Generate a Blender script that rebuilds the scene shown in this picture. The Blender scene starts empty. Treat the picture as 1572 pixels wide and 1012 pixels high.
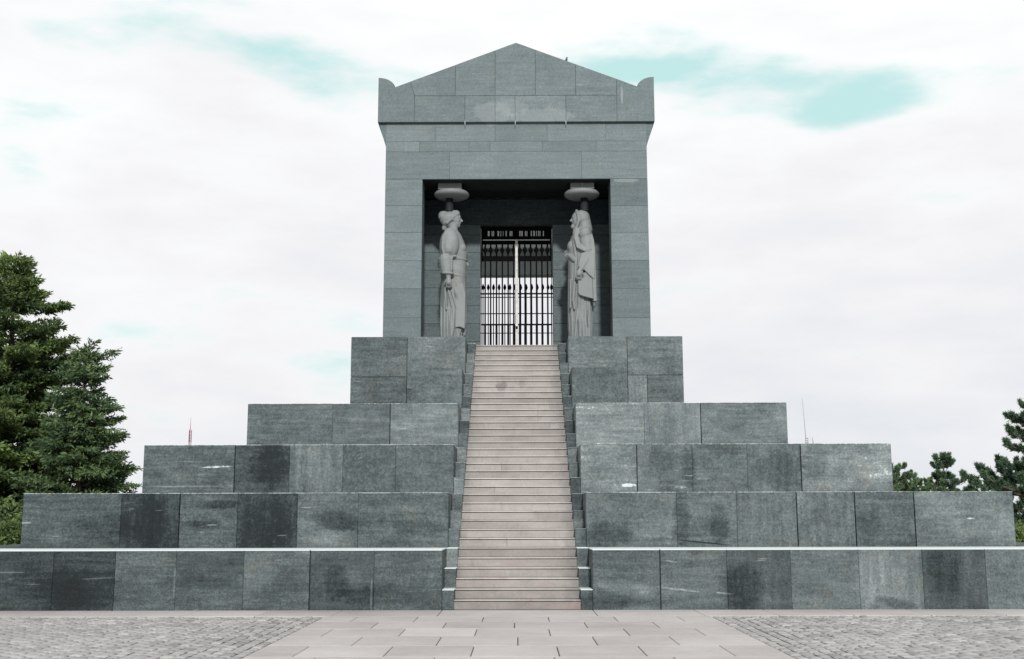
import bpy, bmesh, math, random
import numpy as np
from mathutils import Vector, Matrix

# ------------------------------------------------------------------ camera, world, sun, exposure
sc = bpy.context.scene
COL = sc.collection
F_PX, PITCH, ROLL, YAW = 1760.0, .1650, .0021, -.0044
CAM = Vector((.0056, -19.6072, 1.4723))
_f = Vector((math.sin(YAW)*math.cos(PITCH), math.cos(YAW)*math.cos(PITCH), math.sin(PITCH)))
_r = Vector((math.cos(YAW), -math.sin(YAW), 0))
_u = _r.cross(_f)
c_, s_ = math.cos(ROLL), math.sin(ROLL)
RGT = _r*c_ - _u*s_
UP = _r*s_ + _u*c_
FWD = _f
cd = bpy.data.cameras.new('camera'); cam = bpy.data.objects.new('camera', cd); COL.objects.link(cam)
cd.sensor_width = 36; cd.lens = F_PX/1572*36; cd.clip_end = 6000; cd.clip_start = .1
M = Matrix((RGT, UP, -FWD)).transposed().to_4x4(); M.translation = CAM
cam.matrix_world = M
sc.camera = cam
sc.render.resolution_x, sc.render.resolution_y = 1024, 659
sc.view_settings.view_transform = 'Standard'; sc.view_settings.look = 'None'
sc.view_settings.exposure = 0.0; sc.view_settings.gamma = 1; sc.view_settings.use_curve_mapping = False

def ray(px, py):
    return (FWD + RGT*((px-786)/F_PX) - UP*((py-506)/F_PX))
def at(px, py, Y):                      # point of the plane y=Y seen at a photo pixel
    d = ray(px, py); return CAM + d*((Y-CAM.y)/d.y)
def gnd(px, py, Z=0.0):
    d = ray(px, py); return CAM + d*((Z-CAM.z)/d.z)

SUN_EL, SUN_AZ = math.radians(26), math.radians(4)      # azimuth: from the camera side, turned to the right
world = bpy.data.worlds.new('World'); sc.world = world; world.use_nodes = True
def build_world():
    nt = world.node_tree; nt.nodes.clear(); L = nt.links.new
    N = lambda t, **k: nt.nodes.new(t)
    out = N('ShaderNodeOutputWorld'); bg = N('ShaderNodeBackground')
    sky = N('ShaderNodeTexSky'); sky.sky_type = 'NISHITA'; sky.sun_disc = False
    sky.sun_elevation = SUN_EL; sky.sun_rotation = math.pi - SUN_AZ
    sky.air_density = 1.0; sky.dust_density = 2.0
    sk = N('ShaderNodeMix'); sk.data_type = 'RGBA'; sk.blend_type = 'MULTIPLY'; sk.inputs[0].default_value = 1
    L(sky.outputs[0], sk.inputs[6]); sk.inputs[7].default_value = (.82, .95, .64, 1)
    thin = N('ShaderNodeMix'); thin.data_type = 'RGBA'; thin.inputs[0].default_value = .85       # thin bright haze over the blue
    L(sk.outputs[2], thin.inputs[6]); thin.inputs[7].default_value = (5.3, 8.7, 8.7, 1); sk = thin
    tc = N('ShaderNodeTexCoord')
    def math_(op, a, b=None, c=None, clamp=False):
        n = N('ShaderNodeMath'); n.operation = op; n.use_clamp = clamp
        for i, v in enumerate((a, b, c)):
            if v is None: continue
            if isinstance(v, (int, float)): n.inputs[i].default_value = v
            else: L(v, n.inputs[i])
        return n.outputs[0]
    noise = N('ShaderNodeTexNoise'); noise.inputs['Scale'].default_value = 5.5; noise.inputs['Detail'].default_value = 7
    noise.inputs['Roughness'].default_value = .55
    mp = N('ShaderNodeMapping'); mp.inputs['Scale'].default_value = (1, 1, 3.2); L(tc.outputs['Generated'], mp.inputs[0]); L(mp.outputs[0], noise.inputs['Vector'])
    big = N('ShaderNodeTexNoise'); big.inputs['Scale'].default_value = 2.2; big.inputs['Detail'].default_value = 3
    mp2 = N('ShaderNodeMapping'); mp2.inputs['Scale'].default_value = (1, 1, 2.5); mp2.inputs['Location'].default_value = (3, 1, 2)
    L(tc.outputs['Generated'], mp2.inputs[0]); L(mp2.outputs[0], big.inputs['Vector'])
    sep = N('ShaderNodeSeparateXYZ'); L(tc.outputs['Generated'], sep.inputs[0])
    # gaps in the cloud: (azimuth, elevation, half widths, amount) of each opening in the overcast
    total = None
    for (px, py, wx, wy, tilt, am) in [(385, 84, 175, 32, .12, 1.3), (40, 45, 120, 16, .05, .5), (360, 2, 90, 10, .05, .7), (1200, 135, 240, 36, .12, 1.2),
                                 (1300, 175, 60, 26, 0, .5), (1560, 120, 50, 60, 0, .55), (980, 108, 90, 14, .1, .6), (1045, 60, 60, 25, 0, .25),
                                 (1560, 20, 60, 12, 0, .3)]:
        d = ray(px, py).normalized()
        az, el = math.atan2(d.x, d.y), math.asin(d.z)
        a_ = math_('ARCTAN2', sep.outputs[0], sep.outputs[1]); e_ = math_('ARCSINE', sep.outputs[2])
        da = math_('SUBTRACT', a_, az); de = math_('SUBTRACT', e_, el)
        de = math_('MULTIPLY_ADD', da, tilt, de)
        da = math_('DIVIDE', da, wx/F_PX); de = math_('DIVIDE', de, wy*1.3/F_PX)
        r2 = math_('ADD', math_('MULTIPLY', da, da), math_('MULTIPLY', de, de))
        g = math_('MULTIPLY', math_('EXPONENT', math_('MULTIPLY', r2, -.8)), am)
        total = g if total is None else math_('ADD', total, g)
    t2 = math_('MULTIPLY_ADD', noise.outputs[0], 4.2, total)
    mask = N('ShaderNodeMapRange'); mask.interpolation_type = 'SMOOTHSTEP'
    mask.inputs[1].default_value = 2.45; mask.inputs[2].default_value = 3.55; mask.inputs[3].default_value = 0.0; mask.inputs[4].default_value = .85
    L(t2, mask.inputs[0])
    # cloud brightness: greyer low down, whiter high up, a little uneven
    cr = N('ShaderNodeValToRGB'); el_ = math_('MULTIPLY_ADD', big.outputs[0], .5, math_('MULTIPLY', sep.outputs[2], 1.0)); el_ = math_('MULTIPLY_ADD', math_('SUBTRACT', noise.outputs[0], .5), .8, el_)
    L(el_, cr.inputs[0]); e = cr.color_ramp.elements
    e[0].position = .2; e[0].color = (7.9, 8.15, 8.6, 1); e[1].position = .72; e[1].color = (10.1, 10.2, 10.2, 1)
    mid = cr.color_ramp.elements.new(.42); mid.color = (8.95, 8.95, 9.15, 1)
    mix = N('ShaderNodeMix'); mix.data_type = 'RGBA'; L(mask.outputs[0], mix.inputs[0]); L(cr.outputs[0], mix.inputs[6]); L(sk.outputs[2], mix.inputs[7])
    L(mix.outputs[2], bg.inputs[0]); bg.inputs[1].default_value = .1
    L(bg.outputs[0], out.inputs[0])
build_world()
sd = bpy.data.lights.new('sun', 'SUN'); sd.energy = 3.2; sd.angle = math.radians(3); sd.color = (1, .985, .95)
sun = bpy.data.objects.new('sun', sd); COL.objects.link(sun)
sdir = Vector((math.sin(SUN_AZ)*math.cos(SUN_EL), -math.cos(SUN_AZ)*math.cos(SUN_EL), math.sin(SUN_EL)))
sun.rotation_euler = sdir.to_track_quat('Z', 'Y').to_euler()

# ------------------------------------------------------------------ helpers
rnd = random.Random(7)
def tag(o, label=None, cat=None, group=None, kind=None):
    if label: o['label'] = label
    if cat: o['category'] = cat
    if group: o['group'] = group
    if kind: o['kind'] = kind
    return o
def empty(name, loc=(0, 0, 0)):
    o = bpy.data.objects.new(name, None); o.location = loc; COL.objects.link(o); o.empty_display_size = .3; return o
def link_mesh(name, me, mat, parent=None):
    o = bpy.data.objects.new(name, me); COL.objects.link(o)
    if mat: me.materials.append(mat)
    if parent:
        o.parent = parent; o.matrix_parent_inverse = Matrix.Translation(-parent.location)
    return o

class MB:
    """collects polygons with per-face tone / seed / vert"""
    def __init__(s): s.v = []; s.f = []; s.t = []; s.sd = []; s.vt = []; s.sm = []
    def add(s, verts, faces, tone=.5, seed=0., vert=0., smooth=False):
        b = len(s.v); s.v += [tuple(p) for p in verts]
        for f in faces:
            s.f.append(tuple(b+i for i in f)); s.t.append(tone); s.sd.append(seed); s.vt.append(vert); s.sm.append(smooth)
    def box(s, x0, x1, y0, y1, z0, z1, tone=.5, seed=None, vert=0., ch=.007, side='front'):
        """box whose four edges round each face are chamfered by ch"""
        if seed is None: seed = rnd.random()*50
        c = min(ch, (x1-x0)/4, (y1-y0)/4, (z1-z0)/4)
        X = (x0, x1); Y = (y0, y1); Z = (z0, z1); vs = []; idx = {}
        for i in (0, 1):
            for j in (0, 1):
                for k in (0, 1):
                    sx, sy, sz = (1, -1)[i], (1, -1)[j], (1, -1)[k]
                    for a in range(3):
                        p = [X[i]+sx*c, Y[j]+sy*c, Z[k]+sz*c]; p[a] -= (sx, sy, sz)[a]*c
                        idx[(i, j, k, a)] = len(vs); vs.append(tuple(p))
        fs = []
        for a in range(3):
            b, d = (a+1) % 3, (a+2) % 3
            for e in (0, 1):
                q = []
                for (m, n) in ((0, 0), (1, 0), (1, 1), (0, 1)):
                    key = [0, 0, 0]; key[a] = e; key[b] = m; key[d] = n; q.append(idx[(*key, a)])
                fs.append(q if e else q[::-1])
        for a in range(3):               # edge chamfers along axis a
            b, d = (a+1) % 3, (a+2) % 3
            for m in (0, 1):
                for n in (0, 1):
                    k0 = [0, 0, 0]; k0[b] = m; k0[d] = n; k1 = list(k0); k1[a] = 1
                    q = [idx[(*k0, b)], idx[(*k1, b)], idx[(*k1, d)], idx[(*k0, d)]]
                    fs.append(q if (m ^ n) else q[::-1])
        for i in (0, 1):
            for j in (0, 1):
                for k in (0, 1):
                    q = [idx[(i, j, k, 0)], idx[(i, j, k, 1)], idx[(i, j, k, 2)]]
                    fs.append(q if (i+j+k) % 2 else q[::-1])
        s.add(vs, fs, tone, seed, vert)
    def prism(s, poly, y0, y1, tone=.5, seed=None, vert=0., ch=.007):
        """polygon in (x,z), counter-clockwise seen from -y, extruded y0..y1, front edge chamfered"""
        if seed is None: seed = rnd.random()*50
        n = len(poly); P = [Vector(p) for p in poly]; ins = []
        area = sum(P[i].x*P[(i+1) % n].y-P[(i+1) % n].x*P[i].y for i in range(n))
        sg = 1 if area > 0 else -1
        for i in range(n):
            a = (P[i]-P[i-1]).normalized(); b = (P[(i+1) % n]-P[i]).normalized()
            na = Vector((-a.y, a.x))*sg; nb = Vector((-b.y, b.x))*sg
            m = (na+nb); m = m/max(.3, m.dot(na)); ins.append(P[i]+m*ch)
        vs = [(p.x, y0, p.y) for p in ins]+[(p.x, y0+ch, p.y) for p in P]+[(p.x, y1, p.y) for p in P]
        fs = [list(range(n))] + [[n+i, n+(i+1) % n, (i+1) % n, i] for i in range(n)] + [[2*n+i, 2*n+(i+1) % n, n+(i+1) % n, n+i] for i in range(n)] + [list(range(3*n-1, 2*n-1, -1))]
        if sg < 0: fs = [f[::-1] for f in fs]
        s.add(vs, fs, tone, seed, vert)
    def tube(s, pts, rads, seg=8, tone=.5, seed=0., smooth=True, sy=1.0):
        pts = [Vector(p) for p in pts]; n = len(pts); vs = []
        if isinstance(rads, (int, float)): rads = [rads]*n
        up = None
        for i, p in enumerate(pts):
            d = (pts[min(i+1, n-1)]-pts[max(i-1, 0)]).normalized()
            if up is None: up = d.orthogonal().normalized()
            up = (up - d*up.dot(d)); up = up.normalized() if up.length > 1e-6 else d.orthogonal().normalized()
            w = d.cross(up)
            for k in range(seg):
                a = 2*math.pi*k/seg; vs.append(p+(up*math.cos(a)+w*math.sin(a))*rads[i])
        fs = []
        for i in range(n-1):
            for k in range(seg):
                a = i*seg+k; b = i*seg+(k+1) % seg; fs.append((a, b, b+seg, a+seg))
        fs.append(list(range(seg))[::-1]); fs.append([(n-1)*seg+k for k in range(seg)])
        s.add(vs, fs, tone, seed, 0, smooth)
    def capsule(s, pts, rads, seg=14, tone=.5):
        """tube with rounded ends"""
        pts = [Vector(p) for p in pts]
        if isinstance(rads, (int, float)): rads = [rads]*len(pts)
        d0 = (pts[0]-pts[1]).normalized(); d1 = (pts[-1]-pts[-2]).normalized()
        A = [(pts[0]+d0*rads[0]*math.sin(t), max(.002, rads[0]*math.cos(t))) for t in (1.5, 1.0, .5)]
        B = [(pts[-1]+d1*rads[-1]*math.sin(t), max(.002, rads[-1]*math.cos(t))) for t in (.5, 1.0, 1.5)]
        s.tube([a[0] for a in A]+pts+[b[0] for b in B], [a[1] for a in A]+list(rads)+[b[1] for b in B], seg, tone)
    def ell(s, c, r, rot=None, nu=20, nv=12, tone=.5):
        vs = []; fs = []
        R = rot if rot else Matrix.Identity(3)
        for j in range(nv+1):
            ph = math.pi*j/nv
            for i in range(nu):
                th = 2*math.pi*i/nu
                p = Vector((r[0]*math.sin(ph)*math.cos(th), r[1]*math.sin(ph)*math.sin(th), r[2]*math.cos(ph)))
                vs.append(Vector(c)+R @ p)
        for j in range(nv):
            for i in range(nu):
                a = j*nu+i; b = j*nu+(i+1) % nu; fs.append((a, a+nu, b+nu, b))
        s.add(vs, fs, tone, 0, 0, True)
    def lathe(s, c, prof, seg=32, tone=.5, sy=1.0):
        vs = []; fs = []; n = len(prof)
        for (r, z) in prof:
            for i in range(seg):
                a = 2*math.pi*i/seg; vs.append((c[0]+r*math.cos(a), c[1]+r*math.sin(a)*sy, c[2]+z))
        for j in range(n-1):
            for i in range(seg):
                a = j*seg+i; b = j*seg+(i+1) % seg; fs.append((a, b, b+seg, a+seg))
        fs.append(list(range(seg))[::-1]); fs.append([(n-1)*seg+k for k in range(seg)])
        s.add(vs, fs, tone, 0, 0, True)
    def build(s, name, mat, parent=None):
        me = bpy.data.meshes.new(name); me.from_pydata(s.v, [], s.f)
        for nm, arr in (('tone', s.t), ('seed', s.sd), ('vert', s.vt)):
            a = me.attributes.new(nm, 'FLOAT', 'FACE'); a.data.foreach_set('value', arr)
        me.polygons.foreach_set('use_smooth', s.sm); me.update()
        return link_mesh(name, me, mat, parent)

# ------------------------------------------------------------------ materials
def mat_base(name):
    m = bpy.data.materials.new(name); m.use_nodes = True; nt = m.node_tree; nt.nodes.clear()
    out = nt.nodes.new('ShaderNodeOutputMaterial'); b = nt.nodes.new('ShaderNodeBsdfPrincipled'); nt.links.new(b.outputs[0], out.inputs[0])
    return m, nt, b
def nn(nt, t, **kw):
    n = nt.nodes.new(t)
    for k, v in kw.items(): setattr(n, k, v)
    return n
def mth(nt, op, a, b=None, c=None, clamp=False):
    n = nt.nodes.new('ShaderNodeMath'); n.operation = op; n.use_clamp = clamp
    for i, v in enumerate((a, b, c)):
        if v is None: continue
        if isinstance(v, (int, float)): n.inputs[i].default_value = v
        else: nt.links.new(v, n.inputs[i])
    return n.outputs[0]
def noise(nt, vec, scale, detail=4, rough=.55, sc3=None):
    if sc3:
        mp = nt.nodes.new('ShaderNodeMapping'); mp.inputs['Scale'].default_value = sc3; nt.links.new(vec, mp.inputs[0]); vec = mp.outputs[0]
    n = nt.nodes.new('ShaderNodeTexNoise'); n.inputs['Scale'].default_value = scale; n.inputs['Detail'].default_value = detail; n.inputs['Roughness'].default_value = rough
    nt.links.new(vec, n.inputs['Vector']); return n.outputs[0]
def ramp(nt, fac, stops):
    r = nt.nodes.new('ShaderNodeValToRGB'); e = r.color_ramp.elements
    while len(e) < len(stops): e.new(.5)
    for i, (p, c) in enumerate(stops):
        e[i].position = p; e[i].color = (*c, 1)
    nt.links.new(fac, r.inputs[0]); return r.outputs[0]
def smooth(nt, v, a, b, lo=0., hi=1.):
    n = nt.nodes.new('ShaderNodeMapRange'); n.interpolation_type = 'SMOOTHSTEP'
    n.inputs[1].default_value = a; n.inputs[2].default_value = b; n.inputs[3].default_value = lo; n.inputs[4].default_value = hi
    nt.links.new(v, n.inputs[0]); return n.outputs[0]
def mixc(nt, fac, a, b, mode='MIX'):
    n = nt.nodes.new('ShaderNodeMix'); n.data_type = 'RGBA'; n.blend_type = mode
    for i, v in ((0, fac), (6, a), (7, b)):
        if isinstance(v, (int, float)): n.inputs[i].default_value = v
        elif isinstance(v, tuple): n.inputs[i].default_value = (*v, 1)
        else: nt.links.new(v, n.inputs[i])
    return n.outputs[2]
def seeded(nt):
    tc = nt.nodes.new('ShaderNodeNewGeometry'); at_ = nn(nt, 'ShaderNodeAttribute', attribute_name='seed')
    sc_ = nt.nodes.new('ShaderNodeVectorMath'); sc_.operation = 'MULTIPLY_ADD'
    cmb = nt.nodes.new('ShaderNodeCombineXYZ')
    nt.links.new(at_.outputs['Fac'], cmb.inputs[0]); nt.links.new(at_.outputs['Fac'], cmb.inputs[1]); nt.links.new(at_.outputs['Fac'], cmb.inputs[2])
    nt.links.new(cmb.outputs[0], sc_.inputs[0]); sc_.inputs[1].default_value = (3.1, 1.7, 2.3); nt.links.new(tc.outputs['Position'], sc_.inputs[2])
    return sc_.outputs[0], tc.outputs['Position']

def granite(name, stops, rough=(.6, .74), stains=False, blotch=0., marks=(), mott=.85, streak=.75, grain=.6, vein=.7, spec=.2):
    m, nt, b = mat_base(name); L = nt.links.new
    v, pos = seeded(nt)
    tone = nn(nt, 'ShaderNodeAttribute', attribute_name='tone').outputs['Fac']
    vert = nn(nt, 'ShaderNodeAttribute', attribute_name='vert').outputs['Fac']
    mo = noise(nt, v, 1.3, 5, .6)
    mo2 = noise(nt, v, 4.2, 4, .65, (1, 1, 1.4))
    hs = noise(nt, v, 1.0, 5, .65, (1.1, 1.1, 13))
    vs = noise(nt, v, 1.0, 5, .65, (9, 9, .8))
    st = mth(nt, 'ADD', mth(nt, 'MULTIPLY', hs, mth(nt, 'SUBTRACT', 1.0, vert)), mth(nt, 'MULTIPLY', vs, vert))
    gr = noise(nt, pos, 34, 2, .7)
    gr2 = noise(nt, pos, 15, 3, .75)
    val = tone
    for src, amp in ((mo, mott), (mo2, mott*.8), (st, streak), (gr, grain), (gr2, grain*.8)):
        val = mth(nt, 'MULTIPLY_ADD', mth(nt, 'SUBTRACT', src, .5), amp, val)
    bl = mth(nt, 'MULTIPLY', smooth(nt, noise(nt, v, .95, 5, .7), .50, .68), -blotch); val = mth(nt, 'ADD', val, bl)
    if marks:
        sp = nt.nodes.new('ShaderNodeSeparateXYZ'); L(pos, sp.inputs[0])
        nzd = mth(nt, 'MULTIPLY', mth(nt, 'SUBTRACT', noise(nt, pos, 4.5, 5, .7), .5), 2.4)
        for (cx, cz, rx, rz, tilt, amt) in marks:
            dx = mth(nt, 'SUBTRACT', sp.outputs[0], cx); dz = mth(nt, 'SUBTRACT', sp.outputs[2], cz)
            if tilt: dz = mth(nt, 'MULTIPLY_ADD', dx, -tilt, dz)
            a = mth(nt, 'DIVIDE', dx, rx); c = mth(nt, 'DIVIDE', dz, rz)
            r2 = mth(nt, 'ADD', mth(nt, 'MULTIPLY', a, a), mth(nt, 'MULTIPLY', c, c))
            if min(rx, rz) > .08: r2 = mth(nt, 'ADD', r2, nzd); k = smooth(nt, r2, .1, 1.5, amt, 0)
            else: k = smooth(nt, r2, .5, 1.2, amt, 0)
            val = mth(nt, 'ADD', val, k)
    val = mth(nt, 'MULTIPLY_ADD', val, .8, .15)          # headroom so the darkest panels keep their grain
    stops = [(min(1, p*.8+.15), c) for p, c in stops]; stops = [(0, tuple(x*.45 for x in stops[0][1]))]+stops
    col = ramp(nt, val, stops)
    # thin pale veins of quartz
    vn = noise(nt, v, 1.0, 3, .5, (1.6, 1.6, 17)); gate_ = noise(nt, v, 1.7, 2, .5)
    vm = mth(nt, 'MULTIPLY', smooth(nt, vn, .66, .74), smooth(nt, gate_, .50, .62)); vm = mth(nt, 'MULTIPLY', vm, vein)
    vm = mth(nt, 'MULTIPLY', vm, mth(nt, 'SUBTRACT', 1.0, mth(nt, 'MULTIPLY', vert, .7)))
    col = mixc(nt, vm, col, (.36, .39, .38))
    # rust / lichen brown touch and green film
    br = smooth(nt, noise(nt, v, 2.3, 4, .6), .52, .72, 0, .38)
    col = mixc(nt, br, col, mixc(nt, 1.0, col, (1.12, .99, .86), 'MULTIPLY'))
    if stains:                          # lime patch across the gable and a white run at its right end
        sp = nt.nodes.new('ShaderNodeSeparateXYZ'); L(pos, sp.inputs[0]); nz_ = noise(nt, pos, 5, 4, .6)
        for (cx, cz, rx, rz, amt) in ((-.62, 12.28, .55, .30, .34), (-.12, 12.42, .46, .26, .25), (.62, 12.20, .85, .22, .34), (2.85, 12.78, .03, .26, .7), (2.9, 10.42, .35, .05, .5)):
            a = mth(nt, 'DIVIDE', mth(nt, 'SUBTRACT', sp.outputs[0], cx), rx); c = mth(nt, 'DIVIDE', mth(nt, 'SUBTRACT', sp.outputs[2], cz), rz)
            r2 = mth(nt, 'ADD', mth(nt, 'MULTIPLY', a, a), mth(nt, 'MULTIPLY', c, c)); r2 = mth(nt, 'MULTIPLY_ADD', mth(nt, 'SUBTRACT', nz_, .5), 2.6, r2)
            front = mth(nt, 'LESS_THAN', sp.outputs[1], TF_STAIN)
            col = mixc(nt, mth(nt, 'MULTIPLY', smooth(nt, r2, .8, 1.1, amt, 0), front), col, (.26, .285, .29))
    L(col, b.inputs['Base Color'])
    rr = smooth(nt, mo2, .3, .7, rough[0], rough[1]); L(rr, b.inputs['Roughness'])
    b.inputs['Specular IOR Level'].default_value = spec
    bp = nt.nodes.new('ShaderNodeBump'); bp.inputs['Strength'].default_value = .25; bp.inputs['Distance'].default_value = .01
    L(gr2, bp.inputs['Height']); L(bp.outputs[0], b.inputs['Normal'])
    return m

MAT = {}; TF_STAIN = 10.5
MK = []
for (px, py, rx, rz, k, tilt, amt) in [
    (415, 715, 34, 36, 3, 0, -.34), (120, 905, 70, 34, 1, 0, -.22), (232, 800, 26, 44, 2, 0, -.3), (410, 805, 44, 42, 2, 0, -.22), (520, 800, 42, 15, 2, -.1, -.34), (160, 812, 60, 22, 2, 0, -.2),
    (340, 775, 26, 8, 2, .1, -.3), (310, 805, 30, 10, 2, 0, -.2), (640, 810, 40, 14, 2, 0, -.22), (930, 822, 38, 20, 2, 0, -.28), (1046, 800, 13, 50, 2, 0, -.26), (1106, 808, 16, 30, 2, 0, -.28), (1140, 905, 34, 40, 1, 0, -.3),
    (1375, 926, 32, 8, 1, -.2, -.3), (1057, 715, 12, 36, 3, 0, -.24), (1015, 705, 26, 22, 3, 0, -.18), (1190, 718, 34, 30, 3, 0, -.2), (1250, 705, 22, 34, 3, 0, -.16), (1335, 805, 26, 30, 2, 0, -.14),
    (580, 915, 60, 16, 1, 0, -.2), (515, 895, 20, 30, 1, 0, -.2), (300, 895, 60, 10, 1, 0, -.16), (930, 925, 50, 12, 1, 0, -.2), (1450, 880, 30, 40, 1, 0, -.2),
    (333, 717, 27, 1.5, 3, .04, .6), (285, 747, 60, 1.4, 3, 0, .28), (290, 709, 22, 1.2, 3, 0, .2), (505, 832, 36, 20, 2, 0, .18), (478, 712, 30, 44, 3, 0, .14), (1369, 866, 1.6, 16, 1, -9, .0), (1350, 890, 46, 48, 1, 0, .14),
    (1490, 796, 6, 1.2, 2, 0, .5), (1042, 905, 36, 2.0, 1, -.12, .35), (1030, 862, 10, 1.5, 1, -.15, .4), (960, 903, 46, 12, 1, -.1, .2), (1112, 911, 14, 1.6, 1, -.1, .4), (150, 888, 30, 1.3, 1, .05, .35),
    (18, 879, 22, 1.2, 1, .0, .35), (570, 912, 1.6, 26, 1, 0, .35), (268, 895, 2.0, 24, 1, 0, .3), (1080, 833, 42, 1.3, 2, -.10, -.5), (1340, 720, 40, 26, 3, 0, .14), (965, 745, 12, 3, 3, 0, .4), (1045, 748, 10, 2, 3, 0, .3), (800+280, 735, 12, 2, 3, 0, .2)]:
    if not amt: continue
    c0 = at(px, py, 6*(k-1)*.2761); sc0 = (c0-CAM).dot(FWD)/F_PX
    MK.append((c0.x, c0.z, rx*sc0, rz*sc0, tilt, amt*(.82 if amt < 0 else .8)))
MAT['granite'] = granite('dark_granite', [(0.05, (.014, .021, .023)), (.35, (.054, .069, .072)), (.6, (.114, .136, .140)), (.86, (.21, .238, .240)), (1.0, (.56, .62, .62))], mott=.42, streak=.62, grain=.62, vein=.5, blotch=.10, marks=MK)
MAT['facade'] = granite('grey_granite', [(0.05, (.034, .047, .055)), (.35, (.093, .119, .127)), (.6, (.142, .174, .184)), (.9, (.24, .278, .288))], mott=.26, streak=.42, grain=.5, vein=.3, stains=True)
MAT['statue'] = granite('pale_statue_stone', [(0.05, (.08, .088, .09)), (.4, (.165, .182, .184)), (.65, (.235, .253, .254)), (.95, (.40, .41, .41))], mott=.25, streak=.1, grain=.15, vein=0., rough=(.5, .6))
MAT['chamber'] = granite('pale_chamber_stone', [(0.05, (.40, .43, .43)), (.5, (.62, .65, .64)), (.95, (.75, .77, .76))], mott=.2, streak=.1, grain=.1, vein=0)  # tone raised to bounce extra light round the chamber
MAT['shade_soffit'] = granite('shade_black_soffit_stone', [(0.05, (.006, .007, .008)), (.5, (.016, .018, .02)), (.95, (.03, .034, .036))], mott=.3, streak=.2, grain=.2, vein=0)  # near-black tone puts the shade into the stone's colour
MAT['core'] = granite('mortar', [(0, (.012, .014, .015)), (.5, (.02, .023, .024)), (.8, (.03, .03, .03)), (1, (.04, .04, .04))], vein=0)

def step_mat():
    m, nt, b = mat_base('pinkish_granite'); L = nt.links.new
    v, pos = seeded(nt)
    tone = nn(nt, 'ShaderNodeAttribute', attribute_name='tone').outputs['Fac']
    val = tone
    for src, amp in ((noise(nt, v, 1.1, 5, .6), .55), (noise(nt, v, 3.0, 4, .6, (1, 1, 3)), .35), (noise(nt, pos, 60, 3, .7), .3), (noise(nt, pos, 20, 2, .7), .2)):
        val = mth(nt, 'MULTIPLY_ADD', mth(nt, 'SUBTRACT', src, .5), amp, val)
    col = ramp(nt, val, [(0.1, (.14, .122, .112)), (.4, (.222, .202, .192)), (.65, (.312, .288, .275)), (.95, (.45, .42, .395))])
    # red oxide stains near the foot of the stairs
    sep = nt.nodes.new('ShaderNodeSeparateXYZ'); L(pos, sep.inputs[0])
    low = smooth(nt, sep.outputs[2], .4, 1.0, 1, 0)
    rs = mth(nt, 'MULTIPLY', smooth(nt, noise(nt, pos, 1.0, 3, .6, (1.6, 1.6, 4)), .50, .70), low)
    col = mixc(nt, mth(nt, 'MULTIPLY', rs, .6), col, (.30, .17, .155))
    # dark soot blot and runs on the upper flight
    def blot(cx, cz, rx, rz, amt, col):
        a = mth(nt, 'DIVIDE', mth(nt, 'SUBTRACT', sep.outputs[0], cx), rx); c = mth(nt, 'DIVIDE', mth(nt, 'SUBTRACT', sep.outputs[2], cz), rz)
        r2 = mth(nt, 'ADD', mth(nt, 'MULTIPLY', a, a), mth(nt, 'MULTIPLY', c, c))
        r2 = mth(nt, 'MULTIPLY_ADD', mth(nt, 'SUBTRACT', noise(nt, pos, 9, 4, .7), .5), 2.2, r2)
        k = smooth(nt, r2, .35, 1.2, amt, 0)
        return mixc(nt, k, col, (.11, .095, .095))
    col = blot(-.37, 4.62, .17, .15, .62, col)
    col = blot(-.06, 4.86, .42, .045, .35, col)
    col = blot(.10, 4.70, .05, .16, .35, col); col = blot(.17, 4.72, .03, .15, .3, col)
    col = blot(.55, 5.45, .4, .10, .22, col)
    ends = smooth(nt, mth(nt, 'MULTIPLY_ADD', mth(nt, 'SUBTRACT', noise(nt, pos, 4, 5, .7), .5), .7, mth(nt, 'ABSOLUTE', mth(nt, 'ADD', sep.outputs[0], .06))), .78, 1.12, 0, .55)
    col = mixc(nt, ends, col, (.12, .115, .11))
    runs = smooth(nt, noise(nt, pos, 1.0, 4, .65, (7, 7, 1.2)), .56, .72, 0, .35); col = mixc(nt, runs, col, (.15, .13, .12))
    L(col, b.inputs['Base Color']); b.inputs['Roughness'].default_value = .6
    bp = nt.nodes.new('ShaderNodeBump'); bp.inputs['Strength'].default_value = .3; bp.inputs['Distance'].default_value = .01
    L(noise(nt, pos, 40, 3, .7), bp.inputs['Height']); L(bp.outputs[0], b.inputs['Normal'])
    return m
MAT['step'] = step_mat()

def paving_mat(name, stops, rough=.7, spots=True):
    m, nt, b = mat_base(name); L = nt.links.new
    v, pos = seeded(nt)
    tone = nn(nt, 'ShaderNodeAttribute', attribute_name='tone').outputs['Fac']
    val = tone
    for src, amp in ((noise(nt, v, .9, 5, .6), .5), (noise(nt, pos, .5, 5, .7), .62), (noise(nt, pos, 30, 3, .7), .28), (noise(nt, pos, 9, 3, .7), .22)):
        val = mth(nt, 'MULTIPLY_ADD', mth(nt, 'SUBTRACT', src, .5), amp, val)
    col = ramp(nt, val, stops)
    L(col, b.inputs['Base Color']); b.inputs['Roughness'].default_value = rough
    bp = nt.nodes.new('ShaderNodeBump'); bp.inputs['Strength'].default_value = .35; bp.inputs['Distance'].default_value = .01
    L(noise(nt, pos, 35, 3, .7), bp.inputs['Height']); L(bp.outputs[0], b.inputs['Normal'])
    return m
MAT['slab'] = paving_mat('pink_paving', [(.1, (.24, .212, .205)), (.4, (.335, .310, .302)), (.65, (.42, .394, .383)), (.95, (.52, .495, .48))])
MAT['sett'] = paving_mat('grey_sett', [(.1, (.13, .125, .12)), (.4, (.255, .248, .243)), (.65, (.345, .338, .33)), (.95, (.46, .45, .44))])
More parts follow.
